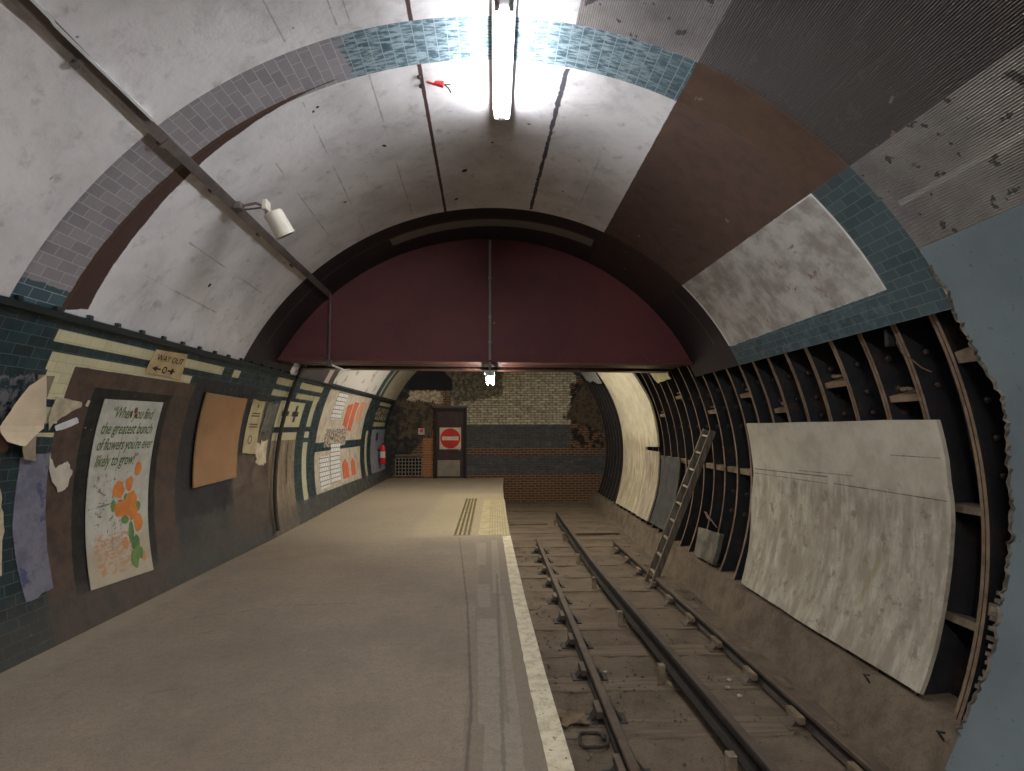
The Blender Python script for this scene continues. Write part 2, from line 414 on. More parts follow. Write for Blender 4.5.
    RC(10.35, 14.2, -84.5, -65.2, bd)
    RC(10.35, 14.2, -101, -87.5, bd)
    R(10.2, 18, -66.4, -65.4, (36, 40, 42))
    put(g.rect(10.9, 12.6, S(-86.2), S(-80), jit=uj, amp=.1), g.mix(g.ramp(g.noise(16, 2, .5, vec=g.uv), .5, .52), lin((176, 164, 146)), lin((70, 64, 66))))
    # far columns
    RC(14.2, 15.6, -110, -65, dk); R(14.72, 14.98, -101, -81, (176, 170, 140))
    R(15.3, 17.8, -70, -66, (30, 34, 36)); R(15.5, 17.3, -68.8, -67.2, (166, 160, 130)); R(15.5, 17.3, -79, -77, (166, 160, 130))
    put(g.rect(15.5, 17.3, S(-76), S(-70)), g.mix(g.ramp(g.noise(9, 2, .5, vec=g.uv), .47, .5), lin((160, 154, 128)), lin((34, 36, 38))))
    R(15.5, 17.6, -101, -80.5, (128, 134, 146)); R(16.2, 16.5, -86, -82, (40, 40, 46))
    # skirting of grey-green tiles in the far bay
    sk, _ = g.brick(0.15, 0.0752, 0.002, lin((74, 80, 78)), lin((54, 62, 62)), lin((100, 100, 96)))
    put(g.rect(9.25, 18, S(-110), S(-101.2), jit=jit, amp=.02), sk)
    # grime towards the foot of the wall
    ft = g.math('MULTIPLY', g.rect(-6, 18, S(-115), S(-101.5), jit=uj, amp=.4, soft=.12), .65)
    put(ft, lin((66, 62, 58)))
    put(g.math('MULTIPLY', g.ramp(g.noise(2.2, 8, .75), .52, .72), .22), lin((44, 40, 37)))
    g.bump(g.math('SUBTRACT', 1, tf), 0.35, 0.002); g.bump(g.noise(10, 6, .7), 0.4, 0.01)
    g.rough(g.ramp(n2, .3, .7, .35, .7))
    return g.col(c)

def end_wall_material():
    g = G('end_wall_brick', 0.85, 0, 0.2)
    co = g.n('ShaderNodeSeparateXYZ'); g.put(co.inputs[0], g.obj); cb = g.n('ShaderNodeCombineXYZ')
    g.put(cb.inputs[0], co.outputs[0]); g.put(cb.inputs[1], co.outputs[2]); v = cb.outputs[0]
    jit = g.noise(6, 5, .65); big = g.noise(1.3, 5, .6); n3 = g.noise(12, 5, .7)
    br, bf = g.brick(.23, .076, .010, lin((98, 66, 48)), lin((76, 58, 48)), lin((126, 108, 88)), vec=v)
    cr, _ = g.brick(.23, .076, .009, lin((200, 194, 172)), lin((160, 153, 132)), lin((96, 88, 76)), vec=v)
    cr = g.mix(g.ramp(g.noise(9, 8, .8), .46, .66), cr, lin((96, 88, 76)))
    gy, _ = g.brick(.23, .076, .006, lin((74, 76, 80)), lin((62, 64, 68)), lin((86, 86, 88)), vec=v)
    gy = g.mix(g.math('MULTIPLY', g.ramp(g.noise(5, 8, .8), .5, .66), .6), gy, lin((112, 104, 92)))
    def R(c, m, x): return g.mix(m, c, x)
    k = dict(vec=v)
    c = br
    c = R(c, g.rect(-.9, 3.5, .12, .70, jit=jit, amp=.12, **k), gy)
    c = R(c, g.rect(-.9, 2.62, .93, 1.66, jit=jit, amp=.03, **k), gy)
    c = R(c, g.rect(-1.4, 2.6, 1.66, 5, jit=jit, amp=.06, **k), cr)
    c = R(c, g.rect(2.4, 4, .9, 3.0, jit=jit, amp=.3, **k), g.mix(g.ramp(jit, .45, .55), lin((36, 34, 34)), br))
    c = R(c, g.poly([(2.2, 1.9), (4, 1.2), (4, 5), (3.0, 3.4)], jit=g.noise(3, 8, .8), amp=.6, soft=.05, **k), g.mix(g.ramp(n3, .45, .6), lin((84, 74, 60)), lin((60, 52, 46))))
    # dark part around the blocked arch
    c = R(c, g.poly([(-4, -.2), (-2.3, -.2), (-2.2, 1.3), (-1.3, 2.4), (-1.25, 3.0), (-1.7, 3.45), (-4, 3.6)], jit=jit, amp=.35, **k), g.mix(g.ramp(jit, .45, .62), lin((44, 44, 47)), lin((74, 68, 60))))
    c = R(c, g.poly([(-1.3, 2.3), (.2, 2.6), (.4, 4), (-1.4, 4), (-1.6, 3)], jit=jit, amp=.6, **k), g.mix(g.ramp(n3, .4, .65), lin((72, 70, 64)), lin((124, 118, 102))))
    c = R(c, g.poly([(-2.75, 2.45), (-1.65, 2.3), (-1.7, 2.7), (-2.2, 2.95), (-2.7, 2.75)], jit=g.noise(9, 5, .8), amp=.5, **k), g.mix(g.ramp(n3, .4, .6), lin((196, 184, 160)), lin((140, 126, 104))))
    c = R(c, g.poly([(-2.95, 1.5), (-2.6, 1.3), (-2.55, 2.0), (-2.8, 2.15)], jit=g.noise(7, 5, .8), amp=.45, **k), lin((160, 152, 136)))
    c = R(c, g.poly([(-2.75+.0, 2.75), (-1.35, 2.75), (-1.35, 3.1), (-1.7, 3.42), (-2.3, 3.42), (-2.75, 3.15)], jit=jit, amp=.1, soft=.03, **k), lin((34, 35, 38)))
    c = R(c, g.rect(-2.27, -1.9, .05, 1.9, jit=jit, amp=.03, **k), g.brick(.23, .076, .008, lin((150, 98, 62)), lin((128, 84, 56)), lin((150, 128, 100)), vec=v)[0])
    c = R(c, g.rect(-3.0, -1.95, 1.25, 2.4, jit=g.noise(5, 4, .8), amp=.5, **k), g.mix(g.ramp(jit, .42, .6), lin((58, 52, 48)), lin((92, 80, 66))))
    g.bump(g.math('SUBTRACT', 1, bf), .6, .006); g.bump(n3, .5, .01)
    return g.col(c)

def platform_material():
    g = G('platform_concrete', 0.85, 0, 0.25)
    jit = g.noise(14, 5, .7); n1 = g.noise(.9, 5, .6); n2 = g.noise(7, 7, .7); f = g.noise(70, 3, .6)
    c = g.mix(g.ramp(n1, .35, .68), lin((140, 127, 111)), lin((124, 112, 98)))
    c = g.mix(g.math('MULTIPLY', g.ramp(n2, .5, .75), .35), c, lin((96, 86, 76)))
    c = g.mix(g.math('MULTIPLY', g.ramp(f, .45, .7), .25), c, lin((84, 76, 66)))
    k = dict(vec=g.obj, jit=jit)
    # made-good strip along the platform edge
    edge = [(-.12, -5), (.15, -5), (.12, 5), (.04, 8.2), (-.6, 8.2), (-.24, 5)]
    c = g.mix(g.poly([(-.14, -5), (.3, -5), (.3, 12), (-.55, 12), (-.16, 3)], amp=.03, **k), c, lin((126, 114, 100)))
    for p in ([(-.07, 1), (.14, 1), (.13, 3.0), (-.05, 3.0)], [(-.085, 3.0), (.055, 3.0), (.01, 4.6), (-.14, 4.6)], [(.075, 3.0), (.13, 3.0), (.08, 5.2), (.04, 5.2)],
              [(-.15, 4.9), (-.04, 4.9), (-.05, 5.6), (-.17, 5.6)], [(-.02, 5.3), (.06, 5.3), (.03, 7.8), (-.05, 7.8)], [(-.2, 6.4), (-.1, 6.4), (-.12, 7.6), (-.25, 7.6)]):
        c = g.mix(g.math('MULTIPLY', g.poly(p, amp=.03, **k), .5), c, lin((150, 142, 128)))
    for a in ([(-.115, 0), (-.13, 3.2)], [(-.13, 3.2), (-.24, 5)], [(-.24, 5), (-.5, 8)]):
        c = g.mix(g.math('MULTIPLY', g.line(*a[0], *a[1], .018, amp=.03, **k), .55), c, lin((70, 62, 54)))
    c = g.mix(g.math('MULTIPLY', g.line(.06, -1, .02, 6, .02, amp=.05, **k), .5), c, lin((84, 76, 68)))
    # lamplight on the far end painted as paler concrete, yellowish by the paving
    c = g.mix(g.math('MULTIPLY', g.rect(-4, 1, 8.0, 19, vec=g.obj, soft=.6), .55), c, lin((150, 140, 120)))
    c = g.mix(g.math('MULTIPLY', g.rect(-1.2, 1, 8.1, 13.5, vec=g.obj, soft=.15), .4), c, lin((168, 156, 124)))
    vs_ = g.noise(18, 8, .8, dist=.8)
    c = g.mix(g.math('MULTIPLY', g.ramp(vs_, .42, .62), .30), c, lin((98, 86, 74)))
    c = g.mix(g.math('MULTIPLY', g.ramp(g.noise(110, 2, .5), .60, .66), .5), c, lin((72, 64, 56)))
    # dust line by the wall, dark scratches
    c = g.mix(g.math('MULTIPLY', g.poly([(-3.3, 0), (-2.72, 0), (-2.9, 6), (-3.3, 6)], vec=g.obj, jit=g.noise(4, 4, .6), amp=.2, soft=.08), .45), c, lin((146, 136, 120)))
    for a in ([(-2.45, 4.7), (-1.9, 4.95)], [(-2.2, 4.35), (-2.05, 4.45)], [(-2.0, 3.4), (-1.85, 3.45)], [(-1.9, 5), (-1.2, 5.05)], [(-2.9, 7.1), (-2.2, 7.5)]):
        c = g.mix(g.math('MULTIPLY', g.line(*a[0], *a[1], .012, amp=.06, **k), .45), c, lin((60, 52, 46)))
    c = g.mix(g.math('MULTIPLY', g.ramp(g.noise(2.5, 6, .7), .6, .8), .35), c, lin((88, 78, 70)))
    vo = g.n('ShaderNodeTexVoronoi'); g.put(vo.inputs['Vector'], g.obj); vo.inputs['Scale'].default_value = 55
    g.bump(vo.outputs['Distance'], .25, .003); g.bump(n2, .3, .01)
    return g.col(c)

M_vault = vault_material(); M_left = left_wall_material(); M_end = end_wall_material(); M_plat = platform_material()
def dusty(name, c, c2, bump=.4, scale=3):
    g = G(name, .9, 0, .15); n = g.noise(scale, 7, .7); f = g.noise(45, 4, .7)
    k = g.mix(g.ramp(n, .35, .68), lin(c), lin(c2)); k = g.mix(g.math('MULTIPLY', g.ramp(f, .5, .75), .5), k, lin(tuple(x*.6 for x in c2)))
    g.bump(n, .3, .03); g.bump(f, bump, .012); return g.col(k)
M_bed = dusty('dusty_track_bed', (112, 99, 85), (88, 78, 68), .7)
M_sleeper = simple('dusty_sleeper_timber', (118, 104, 88), .9, c2=(92, 80, 68), scale=2.5, stretch=(1, 12, 6), bump=.6, bd=.01)
M_haunch = dusty('haunch_concrete', (118, 105, 90), (92, 81, 70), .8, 4)
def iron(name, c, c2, rust):
    g = G(name, .7, .0, .4); n = g.noise(6, 7, .7); r = g.noise(2.3, 6, .7)
    k = g.mix(g.ramp(n, .35, .7), lin(c), lin(c2)); k = g.mix(g.math('MULTIPLY', g.ramp(r, .52, .68), .75), k, lin(rust))
    g.bump(n, .5, .01); return g.col(k)
M_iron = iron('dark_cast_iron', (32, 31, 34), (22, 21, 23), (62, 46, 36))
M_lip = iron('dusty_iron_edge', (126, 104, 84), (84, 68, 56), (108, 82, 62))
M_packing = iron('dusty_packing', (120, 104, 84), (84, 72, 60), (96, 74, 54))
M_rail = iron('rail_steel', (92, 78, 66), (72, 62, 54), (88, 66, 50))
M_railweb_shade = iron('rail_web_shade', (38, 35, 34), (28, 26, 26), (56, 42, 34))  # darker than the head: shadow of the web put into its colour
M_cond = iron('conductor_rail_steel', (46, 40, 36), (34, 30, 28), (60, 46, 38)); M_cond.node_tree.nodes['Principled BSDF'].inputs['Roughness'].default_value = .95
M_brownedge = simple('ragged_plaster_edge', (120, 112, 102), .9, c2=(70, 62, 56), scale=12, bump=.5)

# ------------------------------------------------------------------ the setting
ys = [-5, -2, 0, 1, 2, 3.389, 3.39, 3.84, 4.5, 5.2, 5.9, 6.54, 7.2, 8.0, 9, 10, 11.5, 13, 14.5, 16, 17.8]
bm = grid_cyl(ys, -65.4, 66.0, 2.0, h=lambda i: -0.018 if i <= 5 else 0.0)
# the right-hand edge gets its thickness where the lining is cut open above the iron segments
edge = [v for v in bm.verts]
for a, b in zip([3.39, 3.84, 4.5, 5.2, 5.9, 6.54, 7.2, 8.0, 9, 10, 11.5, 13, 14.5, 16], [3.84, 4.5, 5.2, 5.9, 6.54, 7.2, 8.0, 9, 10, 11.5, 13, 14.5, 16, 17.8]):
    bm.faces.new([bm.verts.new(P(a, 66)), bm.verts.new(P(b, 66)), bm.verts.new(P(b, 66, .3)), bm.verts.new(P(a, 66, .3))])
for f in [f for f in bm.faces if f.calc_center_median().y > 8.0]:
    c0 = f.calc_center_median(); tc = math.degrees(math.atan2(c0.x-XC, c0.z-ZC))
    if tc > 46.5: bm.faces.remove(f)
structure(link('ceiling', bm, M_vault, smooth=True, recalc=False))

bm = grid_cyl([-5, -2, 0, 2, 3.4, 4.2, 5, 5.8, 6.6, 7.4, 8.0, 9, 10, 11, 12, 13, 14, 15, 16, 17, 17.8], -109, -65.3, 2.0)
structure(link('wall_left', bm, M_left, smooth=True, recalc=False))
# moulded tile ledge where the vault meets the wall
M_ledge = simple('ledge_tile', (22, 40, 46), .35, c2=(14, 26, 32), scale=20, spec=.5)
bm = bmesh.new()
prof = [(-65.1, 0.02), (-65.1, -0.035), (-65.9, -0.035), (-66.2, -0.012), (-66.2, 0.02)]
yl = [-5+0.6*i for i in range(39)]
yl = [y for y in yl if y < 17.8]
rg = [[bm.verts.new(P(y, t, h)) for t, h in prof] for y in yl]
for a, b in zip(rg, rg[1:]):
    for k in range(len(prof)): bm.faces.new((a[k], a[(k+1) % 5], b[(k+1) % 5], b[k]))
bm.faces.new(rg[0]); bm.faces.new(rg[-1][::-1])
for i in range(46):                                   # nibs on the ledge
    y = 3.45+i*.3; 
    if y > 8: break
    p = P(y, -64.9, -.02); box(bm, p.x-.012, p.x+.012, p.y-.02, p.y+.02, p.z-.012, p.z+.016)
structure(link('trim_1', bm, M_ledge))

# near right: blue-grey painted cladding with a broken edge
def blue_material():
    g = G('blue_grey_paint', .45, 0, .4)
    c = g.mix(g.ramp(g.noise(1.6, 6, .6), .35, .7), lin((108, 120, 124)), lin((96, 108, 113)))
    c = g.mix(g.math('MULTIPLY', g.ramp(g.noise(26, 3, .5), .68, .72), .7), c, lin((70, 84, 92)))
    g.bump(g.noise(5, 5, .6), .15, .02); return g.col(c)
M_blue = blue_material()
edge_pts = [(3.385, 58.2), (3.39, 62), (3.37, 64), (3.40, 66.2), (3.39, 69), (3.375, 71.2), (3.35, 74), (3.30, 77), (3.31, 80), (3.34, 83.7), (3.36, 87), (3.36, 90.4), (3.38, 94), (3.42, 98), (3.44, 100), (3.44, 104), (3.46, 108.3), (3.50, 112), (3.53, 115)]
rnd = random.Random(4); e2 = []
for (a, b), (c_, d) in zip(edge_pts, edge_pts[1:]):
    n = 7
    for i in range(n):
        t = i/n; am = .004 if b < 65 else .014
        off = rnd.uniform(-am, am)
        if b > 75: off += .028*min(1, (b-75)/6)
        e2.append((a+(c_-a)*t+off, b+(d-b)*t))
e2.append(edge_pts[-1])
bm = bmesh.new(); prev = None
for y, t in e2 + [(3.53, 117), (3.53, 119)]:
    cols = [-5, -2, 0, 1.5, 2.4, 3.0, y]
    cur = [[bm.verts.new(P(c_, t, h)) for c_ in cols] for h in (-.022, .028)]
    if prev:
        for a_, b_ in zip(prev, cur):
            for k in range(6): bm.faces.new((a_[k], a_[k+1], b_[k+1], b_[k]))
        bm.faces.new((prev[0][6], prev[1][6], cur[1][6], cur[0][6])).material_index = 1
    prev = cur
structure(link('wall_right', bm, [M_blue, M_brownedge]))
# pale plaster fringe along the broken edge, with the cut ends of the ribbed render low down
rnd = random.Random(9); bm = bmesh.new(); prev = None
for y, t in [q for q in e2 if q[1] > 60]:
    wdt = rnd.uniform(.010, .030)
    cur = [bm.verts.new(P(y-wdt, t, -.022)), bm.verts.new(P(y-wdt*.5, t, -.034)), bm.verts.new(P(y+.004, t, -.026)), bm.verts.new(P(y+.010+rnd.uniform(0, .01), t, .02))]
    if prev:
        for k in range(3): bm.faces.new((prev[k], prev[k+1], cur[k+1], cur[k]))
    prev = cur
tt = 98.5
while tt < 113:
    q0 = bm.verts.new(P(3.44, tt, .0)); y1 = 3.535+rnd.uniform(-.015, .02)+.02*(tt > 108)
    vs = [bm.verts.new(P(y, a, h)) for a in (tt, tt+.45) for y, h in ((3.42, .005), (y1, .01), (y1, .035), (3.42, .035))]
    bm.verts.remove(q0)
    for q in ((0,1,2,3), (7,6,5,4), (0,4,5,1), (1,5,6,2), (2,6,7,3), (3,7,4,0)): bm.faces.new([vs[i] for i in q])
    tt += rnd.uniform(.8, 1.1)
structure(link('trim_2', bm, M_brownedge))
# iron skin of the segments, the back of the open lining
bm = grid_cyl([2.6, 3.4, 4.5, 6, 8, 10, 12, 14, 16, 17.8], 45, 121, 3.0, h=.30)
structure(link('wall_right_lining', bm, M_iron, smooth=True, recalc=False))
# backs: wall behind the viewer, end wall
def disc(name, y, mat, flip=False):
    bm = bmesh.new(); r = RAD(max(y, 0))+.32; n = 48
    f = [bm.verts.new((XC+r*math.sin(2*math.pi*k/n), y, ZC+r*math.cos(2*math.pi*k/n))) for k in range(n)]
    bm.faces.new(f if not flip else f[::-1])
    r_ = bmesh.ops.extrude_face_region(bm, geom=bm.faces[:])
    for v in [g for g in r_['geom'] if isinstance(g, bmesh.types.BMVert)]: v.co.y += (.15 if y > 0 else -.15)
    return structure(link(name, bm, mat))
disc('wall_end', 17.8, M_end, True)
disc('wall_near', -5.0, simple('rear_wall', (120, 116, 112), .9))

# platform
def edge_x(y):
    ks = [(-5, .36), (2.6, .35), (3.6, .31), (5.1, .27), (8.1, .22), (12, .19), (15, .21), (17.9, .27)]
    for (a, b), (c_, d) in zip(ks, ks[1:]):
        if y <= c_: return b+(d-b)*(y-a)/(c_-a)
    return ks[-1][1]
bm = bmesh.new(); n = 46; rg = []
for i in range(n+1):
    y = -5+22.8*i/n; e = edge_x(y); xl = XC-math.sqrt(RAD(y)**2-ZC**2)-.02
    rg.append([bm.verts.new(q) for q in ((xl, y, 0), (e, y, 0), (e, y, -.07), (e-.18, y, -.09), (e-.18, y, -.86), (xl, y, -.86))])
for a, b in zip(rg, rg[1:]):
    for k in range(6): bm.faces.new((a[k], a[(k+1) % 6], b[(k+1) % 6], b[k]))
bm.faces.new(rg[0]); bm.faces.new(rg[-1][::-1])
structure(link('floor', bm, M_plat))
# white edge line
def whiteline():
    g = G('white_edge_paint', .8); n = g.noise(9, 6, .7)
    c = g.mix(g.ramp(n, .4, .62), lin((206, 197, 172)), lin((178, 167, 142))); c = g.mix(g.ramp(g.noise(30, 4, .7), .6, .68), c, lin((104, 92, 78)))
    g.bump(n, .4, .004); return g.col(c)
bm = bmesh.new(); rg = []; rnd = random.Random(3)
for i in range(111):
    y = -2+10.1*i/110; e = edge_x(y)
    wd = .115
    rg.append([bm.verts.new(q) for q in ((e-wd+rnd.uniform(-.004, .004), y, .0), (e-wd+rnd.uniform(-.003, .003), y, .003), (e+.001, y, .003), (e+.001, y, -.03))])
for a, b in zip(rg, rg[1:]):
    for k in range(3): bm.faces.new((a[k], a[k+1], b[k+1], b[k]))
structure(link('trim_3', bm, whiteline()))
# track bed
bm = bmesh.new(); N = 70; rows = []
rnd = random.Random(11)
def bed_right(y): return 2.62+.30*max(0, min(1, (y-3.5)/12))
for i in range(N+1):
    y = -5+22.8*i/N; x0 = edge_x(y)-.2; x1 = 3.35
    rows.append([bm.verts.new((x0+(x1-x0)*k/24, y, -.762+rnd.uniform(-.014, .010))) for k in range(25)])
for a, b in zip(rows, rows[1:]):
    for k in range(24): bm.faces.new((a[k], b[k], b[k+1], a[k+1]))
structure(link('floor', bm, M_bed, smooth=True))
# sloping concrete haunch at the foot of the right wall
bm = bmesh.new(); rg = []
for i in range(47):
    y = -5+22.8*i/46
    a = P(y, 113.9, 0); b = P(y, 113.9, .31)
    xb = bed_right(y)
    lip = rnd.uniform(-.012, .012)
    ext = .0
    rg.append([bm.verts.new(q) for q in ((xb, y, -.80), (xb+.03, y, -.735+lip), ((xb+a.x)/2+.01, y, -.56+lip), (a.x-.02, y, a.z-.03+lip*.5), (b.x, y, a.z-.01), (b.x, y, -.85))])
for a, b in zip(rg, rg[1:]):
    for k in range(6): bm.faces.new((a[k], a[(k+1) % 6], b[(k+1) % 6], b[k]))
bm.faces.new(rg[0]); bm.faces.new(rg[-1][::-1])
structure(link('trim_4', bm, M_haunch, smooth=True))

# ------------------------------------------------------------------ red bulkhead and its girder
g = G('oxide_red_paint', .6, 0, .35)
c = g.mix(g.ramp(g.noise(1.5, 6, .6), .35, .7), lin((100, 48, 50)), lin((86, 43, 46)))
c = g.mix(g.math('MULTIPLY', g.ramp(g.noise(22, 4, .6), .66, .72), .5), c, lin((120, 60, 58)))
g.bump(g.noise(14, 5, .6), .15, .006); M_red = g.col(c)
g = G('rusty_soffit', .35, .0, .6)
c = g.mix(g.ramp(g.noise(2.5, 6, .7, stretch=(.4, 6, 1)), .4, .62), lin((70, 36, 32)), lin((30, 24, 26)))
c = g.mix(g.ramp(g.noise(4, 6, .7, stretch=(.5, 8, 1)), .55, .66), c, lin((132, 86, 58)))
g.bump(g.noise(12, 5, .7, stretch=(.6, 3, 1)), .5, .01); M_soffit = g.col(c)
ZB = 2.44
def bulk_y(x): return 7.42+.45*(x+2.85)/5.65
bm = bmesh.new(); r = R0+.01
t_end = math.acos((ZB-ZC)/r); pts = []
for k in range(41):
    t = -t_end+2*t_end*k/40; pts.append((XC+r*math.sin(t), ZC+r*math.cos(t)))
fr = [bm.verts.new((x, bulk_y(x), z)) for x, z in pts]; bk = [bm.verts.new((x, bulk_y(x)+.05, z)) for x, z in pts]
bm.faces.new(fr); bm.faces.new(bk[::-1])
for k in range(41): bm.faces.new((fr[k], fr[(k+1) % 41], bk[(k+1) % 41], bk[k]))
structure(link('wall_bulkhead', bm, M_red))
gd = thing('steel_girder', 'rust-streaked dark red steel girder along the foot of the red bulkhead', 'girder', (0, 7.6, ZB))
def strip(bm, y0, y1, z0, z1, xl=-2.84, xr=2.80):
    vs = []
    for x, s in ((xl, 0), (xr, 0)):
        for yy, zz in ((y0, z0), (y1, z0), (y1, z1), (y0, z1)): vs.append(bm.verts.new((x, bulk_y(x)+yy, zz)))
    for q in ((0,1,2,3), (7,6,5,4), (0,4,5,1), (1,5,6,2), (2,6,7,3), (3,7,4,0)): bm.faces.new([vs[i] for i in q])
bm = bmesh.new(); strip(bm, -.07, .16, ZB-.02, ZB+.012); link('front_flange', bm, M_red, gd)
for k, (a, b, dz) in enumerate([(.28, .50, .02), (.62, .84, .03), (.96, 1.2, 0.0)]):
    bm = bmesh.new(); strip(bm, a, b, ZB-.015+dz, ZB+.01+dz); strip(bm, (a+b)/2-.01, (a+b)/2+.01, ZB+dz, ZB+.3)
    link('flange', bm, M_soffit, gd)
bm = bmesh.new(); strip(bm, .05, 1.2, ZB+.10, ZB+.13); strip(bm, 1.18, 1.24, ZB-.01, ZB+1.2, -2.5, 2.5); link('deck_plate', bm, M_soffit, gd)
bm = bmesh.new()
for k in range(36):
    x = -2.6+5.2*k/35; lathe(bm, [(.016, 0), (.014, .008), (0, .013)], (x, bulk_y(x), ZB+.06), (0, -1, 0), 8)
link('rivets', bm, M_red, gd)['kind'] = 'stuff'

# ------------------------------------------------------------------ iron segment rings of the open lining
rib_y = [3.66, 4.03, 4.42, 4.81, 5.21, 5.58, 5.95, 6.30, 6.66, 7.04, 7.45, 7.86, 8.27, 8.70, 9.14, 9.58, 10.02, 10.46, 10.9, 11.34, 11.78, 12.22, 12.66, 13.1, 13.54, 13.98, 14.42, 14.86, 15.3, 15.74, 16.18, 16.62, 17.06, 17.5]
def arc_plate(bm, y0, y1, t0, t1, h0, h1, dt=2.0, mi_in=0):
    n = int((t1-t0)/dt); rg = []
    for k in range(n+1):
        t = t0+(t1-t0)*k/n
        rg.append([bm.verts.new(P(y, t, h)) for y, h in ((y0, h0), (y1, h0), (y1, h1), (y0, h1))])
    for a, b in zip(rg, rg[1:]):
        for k in range(4):
            f = bm.faces.new((a[k], a[(k+1) % 4], b[(k+1) % 4], b[k]))
            if k == 0: f.material_index = mi_in
    bm.faces.new(rg[0]); bm.faces.new(rg[-1][::-1])
def bolt_bm():
    bm = bmesh.new()
    lathe(bm, [(.032, 0), (.032, .006), (.0, .006)], (0, 0, 0), (0, -1, 0), 14)
    lathe(bm, [(.021, .006), (.021, .024), (.012, .028), (0, .028)], (0, 0, 0), (0, -1, 0), 6)
    return bm
M_bolt = iron('rusty_bolt', (74, 60, 52), (48, 40, 38), (88, 58, 44))
bm = bolt_bm(); bme = bpy.data.meshes.new('bolt'); bmesh.ops.recalc_face_normals(bm, faces=bm.faces); bm.to_mesh(bme); bm.free(); bme.materials.append(M_bolt)
cross_at = {1: (76.3,), 3: (73.2,), 6: (76.8,), 8: (73.0,), 0: (90.3, 103.5), 11: (76,), 14: (71,), 17: (76,), 31: (70,)}
rnd = random.Random(21)
for i, y in enumerate(rib_y):
    b = P(y, 90, .05)
    if i == 0: lab = 'curved double iron rib nearest the broken blue plaster, full height in view'
    elif i == len(rib_y)-1: lab = 'curved iron lining rib right against the brick end wall'
    else: lab = '%s curved dark iron lining rib counted from the broken blue plaster' % ordinal(i)
    t = thing('lining_rib', lab, 'lining rib', (b.x, y, b.z), 'curved iron ribs of the open tunnel lining')
    gap = .008 if i < 9 else .005
    for s in (-1, 1):
        bm = bmesh.new(); y0, y1 = sorted((y+s*gap, y+s*(gap+.027)))
        arc_plate(bm, y0, y1, 66.05 if y < 8.1 else 46.0, 114.6, .055+.004*s, .29, mi_in=1)
        link('flange', bm, [M_iron, M_lip], t)
    ym = rib_y[i+1] if i+1 < len(rib_y) else 17.79
    for tt in cross_at.get(i, ()) + ((90.2,) if i not in (0,) and y < 11.2 else ()):
        bm = bmesh.new(); th = .9 if tt < 88 or i == 0 else 1.3
        arc_plate(bm, y+.03, ym-.032, tt-th/2, tt+th/2, .075, .285, dt=.4)
        link('cross_flange', bm, M_packing if tt > 88 else M_lip, t)
        if tt < 88:                                       # rubble lying on the bracket
            bm = bmesh.new()
            for _ in range(5):
                p = P(y+.08+rnd.random()*(ym-y-.16), tt-1.1, .10+rnd.random()*.08); bmesh.ops.create_icosphere(bm, subdivisions=1, radius=.02+rnd.random()*.012, matrix=Matrix.Translation(p) @ Matrix.Scale(.7, 4, (0, 0, 1)))
            link('rubble', bm, M_packing, t)['kind'] = 'stuff'
    angs = []
    if i == 0: angs = [69, 73.2, 77.5, 81.8, 86.1, 93.5, 97.8]
    elif i < 9: angs = [70.9, 75.2] + ([78.3] if i in (2, 3, 4, 5) else [])
    elif i < 12: angs = [71, 75.5, 80, 95.5, 100]
    elif i < 18: angs = [72, 80]
    for a in angs:
        o = bpy.data.objects.new('bolt', bme); C.objects.link(o); o.parent = t
        q = P(y-.029, a, .17); o.location = q-Vector(t.location)
# short concrete bits at the broken cladding side: inner rib tucked under the plaster
t = thing('lining_rib', 'half-hidden iron rib tucked in the gap behind the broken blue plaster', 'lining rib', P(3.28, 90, .1), 'curved iron ribs of the open tunnel lining')
for s in (-1, 1):
    bm = bmesh.new(); y0, y1 = sorted((3.29+s*.008, 3.29+s*.028)); arc_plate(bm, y0, y1, 66.05, 114.6, .075, .29, mi_in=1); link('flange', bm, [M_iron, M_lip], t)
for a in (80, 84.5, 89, 93.5, 98):
    o = bpy.data.objects.new('bolt', bme); C.objects.link(o); o.parent = t; o.rotation_euler = (0, 0, math.pi)
    o.location = P(3.40, a, .20)-Vector(t.location)
bm = bmesh.new(); arc_plate(bm, 3.33, 3.62, 71.2, 72.6, .06, .28, dt=.5); link('cross_flange', bm, M_packing, t)
bm = bmesh.new(); arc_plate(bm, 3.33, 3.62, 100.2, 101.6, .06, .28, dt=.5); link('cross_flange', bm, M_packing, t)

# loose wire hanging over the first ribs
bm = bmesh.new(); tube(bm, [P(3.98, 67.2, .03), P(4.0, 68.5, .0), P(4.02, 70, .02), P(3.99, 71.2, .05), P(3.93, 72.4, .05), P(3.88, 73.2, .07)], .005, 6)
tag(link('loose_wire', bm, simple('bare_copper', (104, 78, 56), .6)), 'thin bare wire dangling from the tiled border over the iron ribs', 'wire')
bm = bmesh.new(); p = P(4.12, 67.6, .06); box(bm, p.x-.03, p.x+.03, p.y-.02, p.y+.02, p.z-.08, p.z+.05, bev=.006)
tag(link('clip_block', bm, M_iron), 'short dark iron block fixed under the tiled border beside the dangling wire', 'block')

